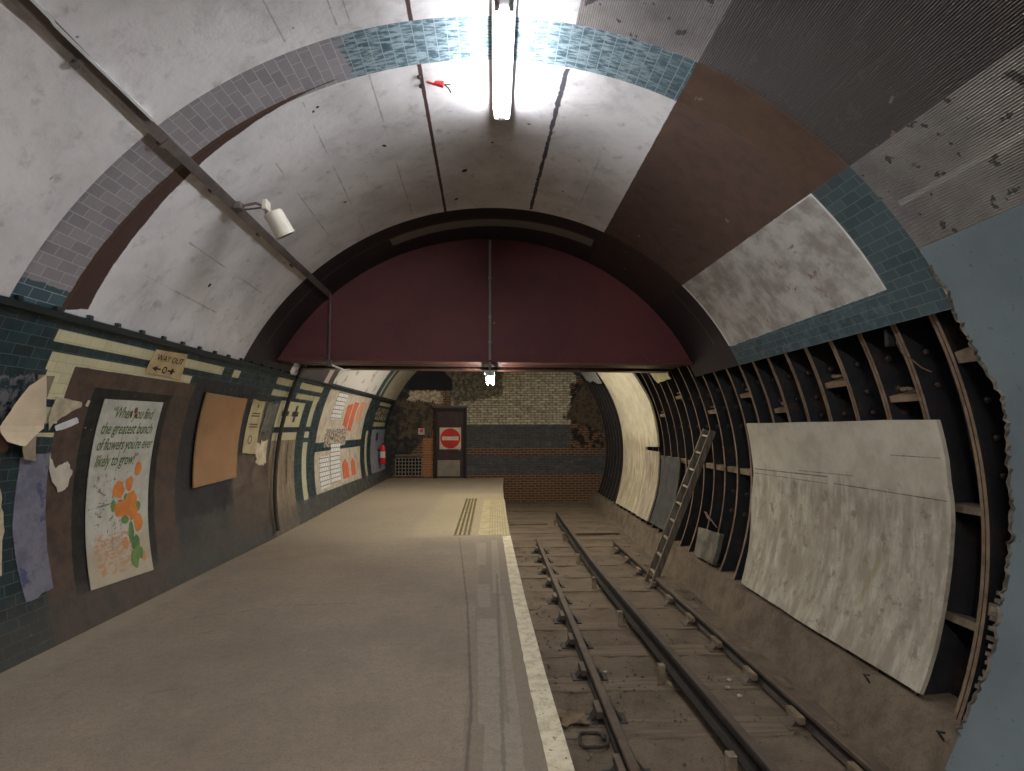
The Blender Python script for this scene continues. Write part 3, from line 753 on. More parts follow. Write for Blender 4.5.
# ------------------------------------------------------------------ plaster panels over the segments
def panel_material():
    g = G('dirty_white_panel', .75, 0, .3)
    up = g.n('ShaderNodeSeparateXYZ'); g.put(up.inputs[0], g.uv)
    n1 = g.noise(3, 7, .7); n2 = g.noise(2.2, 6, .7, vec=g.uv, stretch=(3.5, .9, 1)); j = g.noise(9, 4, .6)
    c = g.mix(g.ramp(n1, .35, .7), lin((190, 184, 168)), lin((168, 160, 144)))
    low = g.poly([(3, S(88)), (7.5, S(90)), (7.5, S(125)), (3, S(125))], jit=g.noise(2.5, 5, .7), amp=.5, soft=.12)
    c = g.mix(g.math('MULTIPLY', low, g.ramp(n2, .35, .62)), c, lin((146, 137, 122)))
    c = g.mix(g.math('MULTIPLY', low, g.ramp(g.noise(7, 6, .75), .52, .66)), c, lin((132, 122, 108)))
    for y0, y1, t0, t1, wd in [(3.88, 5.2, 89.4, 89.4, .008), (5.3, 6.8, 88.4, 88.9, .010), (5.3, 6.8, 89.6, 89.8, .006), (4.9, 5.8, 87.7, 88.0, .006), (3.9, 4.4, 84, 84, .005)]:
        c = g.mix(g.math('MULTIPLY', g.line(y0, S(t0), y1, S(t1), wd, jit=j, amp=.01), .85), c, lin((60, 54, 48)))
    c = g.mix(g.math('MULTIPLY', g.line(4.55, S(99), 4.75, S(107), .05, jit=j, amp=.05, soft=.02), .5), c, lin((140, 128, 84)))
    g.bump(n1, .3, .01); return g.col(c)
M_panel = panel_material()
pp = [(3.86, 79.1), (6.86, 79.0), (6.84, 90), (6.90, 96), (6.78, 105), (6.70, 113.4), (5.2, 113.7), (3.90, 113.4), (3.89, 104), (3.86, 92)]
tag(sheet('wall_panel', ragged(pp, .006, .08, 5, 2), M_panel, th=.03, dr=-.012), 'large off-white curved panel covering the near iron ribs above the track', 'panel')
def stained(name, a, b, dirt):
    g = G(name, .8, 0, .25); n = g.noise(2.4, 6, .7, vec=g.uv, stretch=(3, .6, 1))
    c = g.mix(g.ramp(g.noise(4, 6, .65), .35, .7), lin(a), lin(b)); c = g.mix(g.math('MULTIPLY', g.poly([(8, S(84)), (18, S(84)), (18, S(125)), (8, S(125))], jit=n, amp=.5, soft=.15), g.ramp(n, .3, .7)), c, lin(dirt))
    g.bump(n, .2, .01); return g.col(c)
M_far = stained('cream_far_panel', (206, 198, 170), (184, 176, 150), (140, 126, 104))
tall = [(14.35, 48), (11.25, 52), (11.15, 60), (10.95, 71), (11.1, 86.5), (12.1, 87.0), (12.0, 100), (11.9, 112.6), (14.3, 113), (14.45, 105), (14.5, 90), (14.4, 70)]
tag(sheet('wall_panel', tall, M_far, th=.04, dr=-.02), 'tall cream curved panel on the right wall beyond the red girder', 'panel')
low = [(10.95, 88), (12.07, 88), (11.98, 113), (11.45, 113), (11.2, 105)]
low = [(11.0, 88.2), (12.05, 88.2), (11.95, 112.8), (11.05, 112.6)]
tag(sheet('wall_panel', low, stained('second_cream', (190, 180, 158), (166, 156, 134), (128, 116, 98)), th=.03, dr=-.035), 'short dirty cream panel between the tall cream panel and the dark grey sheet', 'panel')
tag(sheet('wall_panel', [(9.75, 89.2), (10.96, 89.6), (11.0, 112.6), (9.95, 112.4)], simple('grey_sheet', (74, 74, 70), .8, c2=(54, 55, 54), scale=5), th=.02, dr=0.0), 'dark grey sheet on the right wall just behind the ladder', 'panel')
tag(sheet('wall_panel', ragged([(7.64, 105.6), (8.44, 106.6), (8.3, 113.6), (7.6, 113.5)], .01, .2, 4, 5), simple('grey_slab', (116, 110, 98), .85, c2=(86, 82, 74), scale=4), th=.06, dr=-.01), 'small grey slab standing at the foot of the open ribs', 'slab')
bm = bmesh.new()
for k in range(4):
    a = P(7.8+.12*k, 104.8-.5*k, .0); bq = P(8.3+.05*k, 103.6-.4*k, .03); tube(bm, [a, (a+bq)/2+Vector((0, 0, .03)), bq], .008, 6)
tag(link('twisted_wires', bm, M_lip), 'tangle of bent wires on top of the small grey slab', 'wire')
tag(sheet('wall_panel', ragged([(9.05, 61), (10.05, 61), (9.9, 65), (9.1, 64.6)], .03, .3, 4, 6), simple('cream_scrap', (168, 160, 120), .8), th=.02, dr=-.02), 'small cream scrap of lining just under the right end of the girder', 'panel')
tag(sheet('wall_panel', ragged([(14.6, 50), (16.4, 46), (16.6, 54), (14.8, 58)], .08, .8, 4, 8), simple('white_scrap', (176, 178, 170), .8, c2=(120, 124, 120)), th=.02, dr=-.02), 'ragged whitish scrap beside the top of the tall cream panel', 'panel')
tag(sheet('wall_panel', ragged([(16.5, 45), (17.5, 42), (17.6, 48), (16.8, 51)], .06, .5, 4, 9), simple('blue_scrap', (50, 70, 110), .8), th=.02, dr=-.02), 'small blue scrap high at the corner of the brick end wall', 'panel')

# ------------------------------------------------------------------ track
def railx(which):
    if which == 'L': return lambda y: .87-.006*(y-3.6)
    if which == 'R': return lambda y: 2.37-.013*(y-3.6)
    return lambda y: 1.63-.028*min(y-3.5, 5)+.004*max(0, y-8.5)
def bullhead():
    h = .142
    return [(-.034, -.002-.006), (-.026, 0), (.026, 0), (.034, -.008), (.034, -.036), (.012, -.048), (.012, -.100), (.03, -.112), (.032, -.136), (.02, -h), (-.02, -h), (-.032, -.136), (-.03, -.112), (-.012, -.100), (-.012, -.048), (-.034, -.036)]
bm_ch = bmesh.new()
def chair_mesh(side):
    bm = bmesh.new()
    box(bm, -.16, .16, -.085, .085, 0, .022, bev=.006)
    for s in (-1, 1):
        prof = [(s*.038, .02), (s*.125, .02), (s*.10, .05), (s*.065, .095), (s*.040, .095)]
        a = [bm.verts.new((x, -.05, z)) for x, z in prof]; b = [bm.verts.new((x, .05, z)) for x, z in prof]
        bm.faces.new(a); bm.faces.new(b[::-1])
        for k in range(5): bm.faces.new((a[k], a[(k+1) % 5], b[(k+1) % 5], b[k]))
    return bm
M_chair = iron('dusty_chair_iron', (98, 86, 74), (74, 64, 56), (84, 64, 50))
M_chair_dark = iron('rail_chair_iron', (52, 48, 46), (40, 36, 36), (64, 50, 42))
M_key = simple('timber_key', (126, 110, 92), .85, c2=(100, 86, 70), scale=8)
RAILZ, BASEZ = -.60, -.742
for which, lab, end in (('L', 'dusty running rail nearest the platform edge', 11.1), ('R', 'dusty running rail beside the concrete haunch', 10.85)):
    xf = railx(which)
    t = thing('running_rail', lab, 'rail', (xf(5), 5, BASEZ), 'running rails of the disused track')
    bm = bmesh.new(); extrude_x(bm, bullhead(), -5, end, xf, RAILZ, 30)
    bm.normal_update()
    for f in bm.faces:
        c0 = f.calc_center_median(); hz = c0.z-RAILZ
        if -.108 < hz < -.03: f.material_index = 1
    link('rail_bar', bm, [M_rail, M_railweb_shade], t)
    y0 = 3.66 if which == 'R' else 3.80
    k = 0; sp = .745
    yy = y0-sp
    while yy < end-.1:
        ch = chair_mesh(1)
        for v in ch.verts: v.co += Vector((xf(yy), yy, BASEZ-.004-.018))
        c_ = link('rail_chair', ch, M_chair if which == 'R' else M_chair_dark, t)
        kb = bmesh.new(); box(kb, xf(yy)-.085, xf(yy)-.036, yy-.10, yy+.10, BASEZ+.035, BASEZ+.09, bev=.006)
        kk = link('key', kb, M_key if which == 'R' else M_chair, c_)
        yy += sp
xf = railx('M')
t = thing('conductor_rail', 'tall dark conductor rail standing in the middle of the track', 'rail', (xf(5), 5, -.62))
prof = [(-.036, -.008), (-.028, 0), (.028, 0), (.036, -.008), (.036, -.045), (.018, -.06), (.018, -.125), (.062, -.140), (.062, -.152), (-.062, -.152), (-.062, -.140), (-.018, -.125), (-.018, -.06), (-.036, -.045)]
bm = bmesh.new(); extrude_x(bm, prof, -5, 13.8, xf, -.48, 30)
bm.normal_update()
for f in bm.faces:
    if f.calc_center_median().z > -.49 and f.normal.length and abs(f.normal.z) > .8: f.material_index = 1
link('rail_bar', bm, [M_cond, iron('conductor_top', (84, 72, 62), (64, 56, 50), (80, 60, 48))], t)
M_pot = simple('dusty_insulator', (150, 134, 112), .8, c2=(116, 102, 86), scale=9)
for k, yy in enumerate([3.76, 5.15, 6.62, 8.12, 9.62, 11.6, 13.4]):
    nm = thing('rail_insulator', '%s pale insulator stub under the conductor rail counting from the near end' % ordinal(k), 'insulator', (xf(yy), yy, -.755), 'insulators under the conductor rail')
    bm = bmesh.new(); lathe(bm, [(0, 0), (.085, 0), (.085, .02), (.05, .035), (.055, .05), (.045, .065), (.055, .08), (.045, .10), (.05, .122), (0, .122)], (xf(yy), yy, -.755), (0, 0, 1), 16); link('pot', bm, M_pot, nm)
    bm = bmesh.new(); box(bm, xf(yy)-.125, xf(yy)-.066, yy-.035, yy+.035, -.755, -.755+.165, bev=.008); link('side_block', bm, M_pot, nm)
# sleepers
sl = [3.665+.745*k for k in range(19)]
for k, yy in enumerate(sl):
    if yy > 17.3: break
    x0 = edge_x(yy)-.05+rnd.uniform(0, .08) ; x1 = min(bed_right(yy)-.01, 2.62)
    bm = bmesh.new(); box(bm, x0+.05, x1, yy-.14, yy+.14, -.86, -.752+rnd.uniform(-.004, .003), bev=.012)
    tag(link('sleeper', bm, M_sleeper), ('%s dusty timber sleeper across the track from the near end' % ordinal(k)), 'sleeper', 'timber sleepers of the disused track')
for k, (xx0, xx1, yy, a) in enumerate([(.35, 1.25, 13.55, .02), (1.75, 2.7, 12.3, .05), (.5, 2.0, 15.7, .01)]):
    bm = bmesh.new(); M = Matrix.Translation(((xx0+xx1)/2, yy, -.735)) @ Matrix.Rotation(a, 4, 'Z')
    L = (xx1-xx0)/2; box(bm, -L, L, -.06, .06, -.012, .018, M=M, bev=.004)
    tag(link('loose_plank', bm, M_sleeper), ['loose plank lying across the track left of the conductor rail end', 'plank lying right of the conductor rail beyond the rail ends', 'plank lying on the track bed nearest the brick end wall'][k], 'plank')
# stones and flakes on the bed
bm = bmesh.new(); rnd = random.Random(31)
for k in range(900):
    cl = rnd.choice([(.55, 4.2, .18, 1.2), (.6, 6, .15, 2.5), (2.05, 4.8, .22, .8), (1.2, 6.5, .5, 2.5), (2.6, 8.5, .15, 2.0), (2.0, 9, .4, 2.5), (1.2, 4.6, .25, .7), (.5, 9, .1, 2)])
    x = rnd.gauss(cl[0], cl[2]); y = rnd.gauss(cl[1], cl[3])
    if x < edge_x(y)-.1 or x > bed_right(y) or y < 2 or y > 17: continue
    r = .006+.012*rnd.random()**3
    bmesh.ops.create_icosphere(bm, subdivisions=1, radius=r, matrix=Matrix.Translation((x, y, -.748+r*.2)) @ Matrix.Rotation(rnd.random()*3, 4, 'Z') @ Matrix.Diagonal((1, rnd.uniform(.5, 1), rnd.uniform(.4, .8), 1)))
for v in bm.verts: v.co += Vector((rnd.uniform(-.002, .002), rnd.uniform(-.002, .002), rnd.uniform(-.002, .002)))
tag(link('rubble', bm, simple('stone_chips', (120, 108, 92), .9, c2=(86, 76, 66), scale=30)), 'scattered stone chips and flakes of rust lying over the track bed', 'rubble', kind='stuff')
def rag(cx, cy, z, sx, sy, seed, mat, label, cat, name):
    rnd = random.Random(seed); bm = bmesh.new(); n = 7; V = []
    for i in range(n):
        V.append([bm.verts.new((cx+sx*(i/(n-1)-.5)*(1+rnd.uniform(-.25, .25)), cy+sy*(j/(n-1)-.5)*(1+rnd.uniform(-.3, .3)), z+rnd.uniform(0, .035))) for j in range(n)])
    for i in range(n-1):
        for j in range(n-1): bm.faces.new((V[i][j], V[i+1][j], V[i+1][j+1], V[i][j+1]))
    r_ = bmesh.ops.extrude_face_region(bm, geom=bm.faces[:])
    for v in [q for q in r_['geom'] if isinstance(q, bmesh.types.BMVert)]: v.co.z -= .006
    return tag(link(name, bm, mat, smooth=True), label, cat)
rag(.60, 4.52, -.735, .22, .22, 5, simple('rag_cloth', (122, 104, 82), .9, c2=(88, 74, 60)), 'crumpled brown rag lying between the platform edge and the first rail', 'rag', 'crumpled_rag')
bm = bmesh.new(); tube(bm, [(.70+.09*math.cos(a)*(1 if k < 14 else 1.3), 4.22+.11*math.sin(a), -.735+.01*math.sin(3*a)) for k, a in enumerate([i*.42 for i in range(17)])], .012, 8)
tag(link('coiled_cable', bm, simple('dusty_rubber', (70, 62, 56), .8)), 'small loop of dusty cable lying beside the first rail near the rag', 'cable')
for k, (x, y) in enumerate([(2.02, 5.0), (2.06, 4.85), (2.1, 5.15), (1.02, 5.35)]):
    bm = bmesh.new(); bmesh.ops.create_icosphere(bm, subdivisions=2, radius=.022, matrix=Matrix.Translation((x, y, -.735)) @ Matrix.Diagonal((1, .8, .5, 1)))
    for v in bm.verts: v.co += Vector((rnd.uniform(-.004, .004), rnd.uniform(-.004, .004), rnd.uniform(-.003, .003)))
    tag(link('pebble', bm, simple('pale_pebble', (176, 170, 156), .7)), ['pale pebble, middle one of three between conductor rail and far running rail', 'pale pebble, nearest of three between conductor rail and far running rail', 'pale pebble, furthest of three between conductor rail and far running rail', 'small pale pebble between the near running rail and the conductor rail'][k], 'pebble')
# small spikes sticking out of the haunch
for k, (y, t_) in enumerate([(4.35, 115.0), (3.62, 115.8)]):
    p = P(y, t_, -.03); bm = bmesh.new(); tube(bm, [p+Vector((.02, 0, -.08)), p+Vector((-.02, 0, -.01)), p+Vector((-.05, -.01, .02)), p+Vector((-.03, -.05, .03))], .007, 6)
    tag(link('bent_hook', bm, M_iron), ['small bent iron hook in the haunch below the large white panel', 'small bent iron hook in the haunch below the broken blue plaster'][k], 'hook')

# ------------------------------------------------------------------ ladder leaning on the ribs
lad = thing('ladder', 'grey wooden ladder leaning from the track against the open ribs', 'ladder', (2.30, 8.5, -.75))
A = Vector((2.24, 8.27, -.752)); Bq = Vector((3.13, 8.12, 1.49))
ax = (Bq-A).normalized(); side = Vector((0.02, 1, 0)); side = (side-ax*side.dot(ax)).normalized(); nrm = ax.cross(side).normalized()
L = (Bq-A).length
Mx = Matrix((side, nrm, ax)).transposed().to_4x4(); Mx.translation = A
M_lad = simple('weathered_ladder_wood', (122, 112, 98), .75, c2=(90, 82, 72), scale=5, stretch=(6, 6, .6))
M_rung = simple('pale_rung', (166, 154, 132), .7, c2=(130, 120, 104), scale=9)
for s in (-1, 1):
    bm = bmesh.new(); box(bm, s*.15-.016, s*.15+.016, -.045, .045, 0, L, M=Mx, bev=.004); link('stile', bm, M_lad, lad)
k = 0; z = .2
while z < L-.04:
    bm = bmesh.new(); box(bm, -.138, .138, -.028, .028, z-.014, z+.014, M=Mx, bev=.004); link('rung', bm, M_rung, lad); z += .265

# ------------------------------------------------------------------ light fittings
M_white = simple('white_enamel', (205, 205, 205), .4, var=.08, spec=.5)
M_cap = simple('tube_cap', (190, 190, 190), .4, metal=.6)
M_T1 = emitter('tube_glow_near', (.93, .96, 1.0, 1), NEAR_TUBE)
M_T2 = emitter('tube_glow_rear', (1.0, .965, .92, 1), BACK_TUBE)
M_T3 = emitter('tube_glow_far', (1.0, .93, .80, 1), FAR_TUBE)
def fitting(label, x, y0, y1, z, mt, group='fluorescent light fittings', ztop=4.15):
    t = thing('fluorescent_light', label, 'light', (x, (y0+y1)/2, z), group)
    bm = bmesh.new()
    prof = [(-.028, -.0), (.028, 0), (.072, .045), (.072, .062), (-.072, .062), (-.072, .045)]
    extrude_x(bm, prof, y0-.05, y1+.05, lambda y: x, z, 1); link('housing', bm, M_white, t)
    for s in (-1, 1):
        bm = bmesh.new(); tube(bm, [(x+s*.044, y0, z-.006), (x+s*.044, y1, z-.006)], .0135, 12); link('tube', bm, mt, t)
        for q in (y0, y1):
            bm = bmesh.new(); box(bm, x+s*.044-.016, x+s*.044+.016, q-.02, q+.02, z-.024, z+.03, bev=.004); link('lamp_holder', bm, M_cap, t)
    for q in (y0+.2, y1-.2):
        bm = bmesh.new(); tube(bm, [(x, q, z+.06), (x, q, ztop)], .012, 8); link('mount', bm, M_cap, t)
    return t
fitting('blazing twin fluorescent fitting on the crown of the vault', .055, 3.16, 4.36, 4.03, M_T1)
fitting('twin fluorescent fitting on the vault behind the viewer', .05, -1.6, -.2, 4.03, M_T2)
fitting('twin fluorescent fitting further back on the vault behind the viewer', .05, -4.2, -2.8, 4.03, M_T2)
fitting('twin fluorescent fitting on the vault above the far bay', .05, 11.6, 13.2, 4.05, emitter('tube_glow_far_bay', (1.0, .93, .82, 1), FAR_BAY_TUBE))
fitting('small far fluorescent light seen end-on under the red girder', -.075, 7.75, 9.15, 2.255, M_T3, ztop=2.43)
# conduit drop down the bulkhead to that light
bm = bmesh.new(); tube(bm, [(-.07, 7.60, 4.13), (-.07, 7.595, 2.45), (-.07, 7.56, 2.30)], .018, 10)
for z in (3.6, 3.05, 2.7): box(bm, -.095, -.045, 7.585, 7.64, z-.01, z+.01)
tag(link('conduit', bm, simple('grey_conduit', (150, 146, 140), .5, metal=.3)), 'pale vertical conduit down the middle of the red bulkhead to the far light', 'conduit')
bm = bmesh.new(); bmesh.ops.create_icosphere(bm, subdivisions=2, radius=.012, matrix=Matrix.Translation((-.01, 7.62, 2.97)))
link('screw_head', bm, simple('brass_spot', (200, 150, 90), .4), bpy.data.objects['wall_bulkhead'])

# ------------------------------------------------------------------ trunking along the vault on the left
M_trunk = simple('grey_brown_trunking', (116, 106, 102), .55, c2=(92, 85, 83), metal=.2, scale=4)
def trunk(bm, pts, w_, h_, mi=0):
    rg = []
    for y, t_ in pts:
        dt = math.degrees(w_/2/R0)
        rg.append([bm.verts.new(P(y, t_+a*dt, b)) for a, b in ((-1, -.004), (1, -.004), (1, -h_), (-1, -h_))])
    for a, b in zip(rg, rg[1:]):
        for k in range(4): bm.faces.new((a[k], a[(k+1) % 4], b[(k+1) % 4], b[k])).material_index = mi
    bm.faces.new(rg[0]); bm.faces.new(rg[-1][::-1])
t = thing('cable_trunking', 'grey-brown cable trunking running along the left of the vault', 'trunking', P(4.5, -41, -.05))
bm = bmesh.new(); trunk(bm, [(-3, -38.6), (2.45, -40.3), (2.47, -40.2), (3.3, -41.0), (3.55, -41.2), (4.8, -41.8), (6.0, -42.4), (7.36, -42.9)], .070, .034)
link('channel', bm, M_trunk, t)
bm = bmesh.new(); trunk(bm, [(-3, -37.9), (2.2, -39.5), (2.5, -39.75), (2.52, -39.9), (3.3, -40.3)], .016, .05); link('cable', bm, M_white, t)  # white cable doubles as the bright highlight on the trunking edge
for y in (2.75, 3.52, 4.2, 5.1, 6.0):
    bm = bmesh.new(); trunk(bm, [(y-.018, -40.9-(y-2.6)*.55), (y+.018, -40.9-(y-2.6)*.55)], .080, .038); link('strap', bm, M_trunk, t)
t = thing('conduit', 'thin dark conduit dropping down the left of the red bulkhead from the trunking', 'conduit', (-2.2, 7.4, 3.2))
bm = bmesh.new(); p0 = P(7.3, -42.9, -.05)
tube(bm, [p0, (-2.19, 7.40, 3.30), (-2.19, 7.41, 3.1), (-2.19, 7.41, 2.46), (-2.18, 7.38, 2.36)], .014, 8); link('drop', bm, M_trunk, t)
bm = bmesh.new(); tube(bm, [(-2.18, 7.40, 2.37), (-2.2, 8.2, 2.38), (-2.25, 9.4, 2.52), (-2.32, 9.9, 2.62)], .014, 8); link('run', bm, M_white, t)
bm = bmesh.new(); box(bm, -2.215, -2.145, 7.36, 7.42, 2.34, 2.42, bev=.01); link('elbow_box', bm, M_trunk, t)

# loudspeaker
M_spk = simple('cream_speaker', (206, 200, 186), .5, var=.1)
t = thing('loudspeaker', 'white cylindrical loudspeaker on a bracket over the left of the vault', 'loudspeaker', P(4.6, -40.5, -.1))
A0 = P(4.52, -41.2, -.05)
c0 = Vector((-1.835, 4.55, 3.30)); c1 = Vector((-1.75, 4.62, 3.13))
axv = (c1-c0).normalized()
bm = bmesh.new(); lathe(bm, [(0, 0), (.066, 0), (.078, .012), (.080, .18), (.085, .195), (.085, .21), (.074, .21), (.072, .19), (0, .185)], c0, axv, 24); link('body', bm, M_spk, t, smooth=True)
bm = bmesh.new(); lathe(bm, [(0, .188), (.068, .192), (.03, .202), (0, .204)], c0, axv, 20); link('grille', bm, simple('speaker_grille', (150, 140, 126), .6), t)
bm = bmesh.new(); q = c0-axv*.0; m = A0.lerp(c0, .5)+Vector((0, 0, .05))
tube(bm, [A0, m, c0+Vector((-.05, -.02, .03)), c0+axv*.03+Vector((-.06, -.01, 0))], .012, 8)
tube(bm, [A0+Vector((0, .05, -.01)), m+Vector((0, .02, -.035)), c0+Vector((-.03, -.05, .02))], .008, 8); link('bracket', bm, M_trunk, t)
bm = bmesh.new(); box(bm, -.02, .02, -.045, .045, -.02, .06, M=Matrix.Translation(c0+Vector((-.045, -.02, .02))), bev=.005); link('plate', bm, M_spk, t)
bm = bmesh.new(); box(bm, -.03, .03, -.04, .04, -.03, .03, M=Matrix.Translation(A0), bev=.006); link('clamp', bm, M_trunk, t)

# small red cable end hanging at the ceiling joint
t = thing('cable_end', 'short red cable end tied to the dark joint line left of the bright light', 'cable', P(4.02, -8.8, -.05))
a = P(4.02, -8.9, -.02); b = P(4.03, -6.6, -.05)
bm = bmesh.new(); tube(bm, [a, a.lerp(b, .4)+Vector((0, 0, -.01)), a.lerp(b, .5), a.lerp(b, .95), b], [.007, .009, .018, .026, .012], 8); link('red_sleeve', bm, simple('red_plastic', (190, 50, 50), .5), t)
bm = bmesh.new(); tube(bm, [b, b+Vector((.03, .01, -.02)), b+Vector((.05, .03, -.045))], .005, 6); tube(bm, [b, b+Vector((.05, .0, .0))], .004, 6); link('bare_wires', bm, M_iron, t)
for k in (-.05, .06):
    bm = bmesh.new(); bmesh.ops.create_icosphere(bm, subdivisions=2, radius=.016, matrix=Matrix.Translation(P(4.02+k, -9.8, -.01))); link('clip', bm, M_iron, t)

# arched conduit hugging the left wall by the girder
bm = bmesh.new(); tube(bm, [P(8.12-.2*math.sin((tt+55)/50*3.1), tt, -.05) for tt in range(-55, -107, -3)], .03, 8)
tag(link('arched_pipe', bm, simple('rusty_pipe', (62, 52, 46), .7, c2=(44, 38, 36))), 'dark rusty pipe curving down the left wall just beyond the girder', 'pipe')

# ------------------------------------------------------------------ posters, boards and scraps on the left wall
# flower poster
M_paper = None
g = G('poster_paper', .6, 0, .35); n = g.noise(5, 6, .7)
c = g.mix(g.ramp(n, .35, .7), lin((196, 194, 184)), lin((172, 168, 156)))
lowm = g.rect(4.4, 5.5, S(-104), S(-96.5), jit=g.noise(7, 4, .6), amp=.2, soft=.05)
c = g.mix(g.math('MULTIPLY', lowm, .55), c, lin((170, 150, 118)))
c = g.mix(g.math('MULTIPLY', g.rect(4.62, 5.05, S(-98), S(-87), jit=g.noise(6, 5, .8), amp=.5, soft=.03), g.ramp(g.noise(5, 8, .8, dist=2), .56, .59)), c, lin((84, 76, 74)))
c = g.mix(g.math('MULTIPLY', g.rect(4.65, 5.1, S(-101.5), S(-95.5), jit=g.noise(6, 5, .8), amp=.1, soft=.02), g.ramp(g.noise(16, 2, .5, vec=g.uv, stretch=(1, 2, 1)), .5, .56)), c, lin((190, 140, 104)))
c = g.mix(g.math('MULTIPLY', g.line(4.58, S(-91.5), 5.0, S(-91), .01, jit=n, amp=.04), .8), c, lin((90, 80, 76)))
c = g.mix(g.math('MULTIPLY', g.line(4.9, S(-76), 4.85, S(-98), .008, jit=n, amp=.03), .5), c, lin((110, 100, 96)))
M_paper = g.col(c)
po = thing('flower_poster', 'tall white poster with green lettering and orange flowers in a black frame', 'poster', P(4.95, -103, 0))
PY0, PY1 = 4.56, 5.345
sheet('paper', [(PY0, -75.6), (PY1, -75.4), (PY1, -103.2), (PY0, -102.6)], M_paper, po, th=.006, dr=-.010)
M_green = simple('green_ink', (96, 116, 60), .7, c2=(80, 98, 58), scale=20, bump=0)
M_orange = simple('orange_ink', (216, 134, 62), .6, c2=(200, 118, 56), scale=9, bump=0)
M_leaf = simple('leaf_ink', (110, 142, 78), .7, c2=(80, 114, 72), scale=12, bump=0)
for body, t_, y_, sx in (('\u201cWhen you find', -78.3, 4.68, .80), ('the greatest bunch', -80.7, 4.60, .84), ("of flowers you're ever", -83.1, 4.59, .76), ('likely to grow!\u201d', -85.5, 4.60, .80)):
    link('lettering', wrapped_text(body, .142, y_, t_, -.0125, sx=sx*.79, space=.95, shear=.22), M_green, po, recalc=False)
bms = [sheet_bm(blob(y, t_, ry, rt, i), .001, -.0125) for i, (y, t_, ry, rt) in enumerate([(5.17, -86.3, .045, 1.1), (5.07, -88.6, .05, 1.2), (4.93, -89.3, .07, 1.4), (4.98, -92.3, .09, 1.3), (5.10, -91.2, .09, 1.4), (5.13, -93.3, .06, 1.2), (5.20, -95.0, .06, 1.4), (5.06, -92.4, .07, 1.3)])]
link('orange_flowers', merge(bms), M_orange, po)
bms = [sheet_bm(blob(y, t_, ry, rt, i+20), .001, -.012) for i, (y, t_, ry, rt) in enumerate([(4.87, -91.6, .03, .9), (5.03, -90.6, .025, .6), (5.02, -94.0, .045, .7), (5.20, -92.3, .03, .8), (5.10, -96.2, .035, 1.6), (5.15, -98.2, .055, 1.3), (5.12, -100.4, .05, 1.4), (5.20, -99.8, .035, 1.0)])]
link('green_leaves', merge(bms), M_leaf, po)
bms = [sheet_bm(blob(y, t_, ry, rt, i+40), .001, -.0118) for i, (y, t_, ry, rt) in enumerate([(5.02, -97.6, .03, 1.0), (5.24, -100.4, .035, .8)])]
link('faded_flowers', merge(bms), simple('faded_orange', (196, 142, 96), .7, bump=0), po)
link('stains', merge([sheet_bm(blob(4.98, -77.0, .02, .5, 3), .001, -.013), sheet_bm(blob(4.93, -77.6, .012, .6, 4), .001, -.013), sheet_bm(blob(5.0, -77.9, .014, .35, 5), .001, -.013)]), simple('rust_stain', (120, 72, 40), .8, bump=0), po)

# way out notice
po = thing('way_out_sign', 'small buff paper sign reading WAY OUT with an arrow on the cream tiles', 'sign', P(5.2, -70, 0))
M_buff = simple('buff_paper', (196, 170, 126), .75, c2=(170, 146, 106), scale=7)
sheet('paper', ragged([(4.95, -66.9), (5.42, -66.6), (5.50, -71.2), (4.93, -70.9)], .008, .08, 3, 4), M_buff, po, th=.004, dr=-.010)
M_ink = simple('black_ink', (36, 30, 30), .7, bump=0)
link('lettering', wrapped_text('WAY OUT', .085, 5.0, -68.6, -.0125, sx=1.02), M_ink, po, recalc=False)
ink = []
ink.append(sheet_bm([(5.02, -69.85), (5.12, -69.85), (5.12, -70.1), (5.02, -70.1)], .001, -.0125)); ink.append(sheet_bm([(4.99, -69.97), (5.06, -69.5), (5.06, -70.45)], .001, -.0125))
for k in range(8):
    a0, a1 = k*math.pi/4, (k+1)*math.pi/4
    ink.append(sheet_bm([(5.18+.035*math.cos(a0), -69.97+.65*math.sin(a0)), (5.18+.035*math.cos(a1), -69.97+.65*math.sin(a1)), (5.18+.022*math.cos(a1), -69.97+.4*math.sin(a1)), (5.18+.022*math.cos(a0), -69.97+.4*math.sin(a0))], .001, -.0125))
ink.append(sheet_bm([(5.23, -69.85), (5.34, -69.85), (5.34, -70.1), (5.23, -70.1)], .001, -.0125)); ink.append(sheet_bm([(5.28, -69.5), (5.31, -69.5), (5.31, -70.5), (5.28, -70.5)], .001, -.0125))
link('arrow', merge(ink), M_ink, po)

# beige board
tag(sheet('blank_board', [(6.02, -72.7), (7.0, -73.0), (7.08, -90.6), (6.10, -91.2)], simple('tan_board', (158, 120, 84), .7, c2=(146, 110, 76), scale=3, bump=.08), th=.014, dr=-.03), 'plain tan board fixed on the blackened panel of the left wall', 'board')
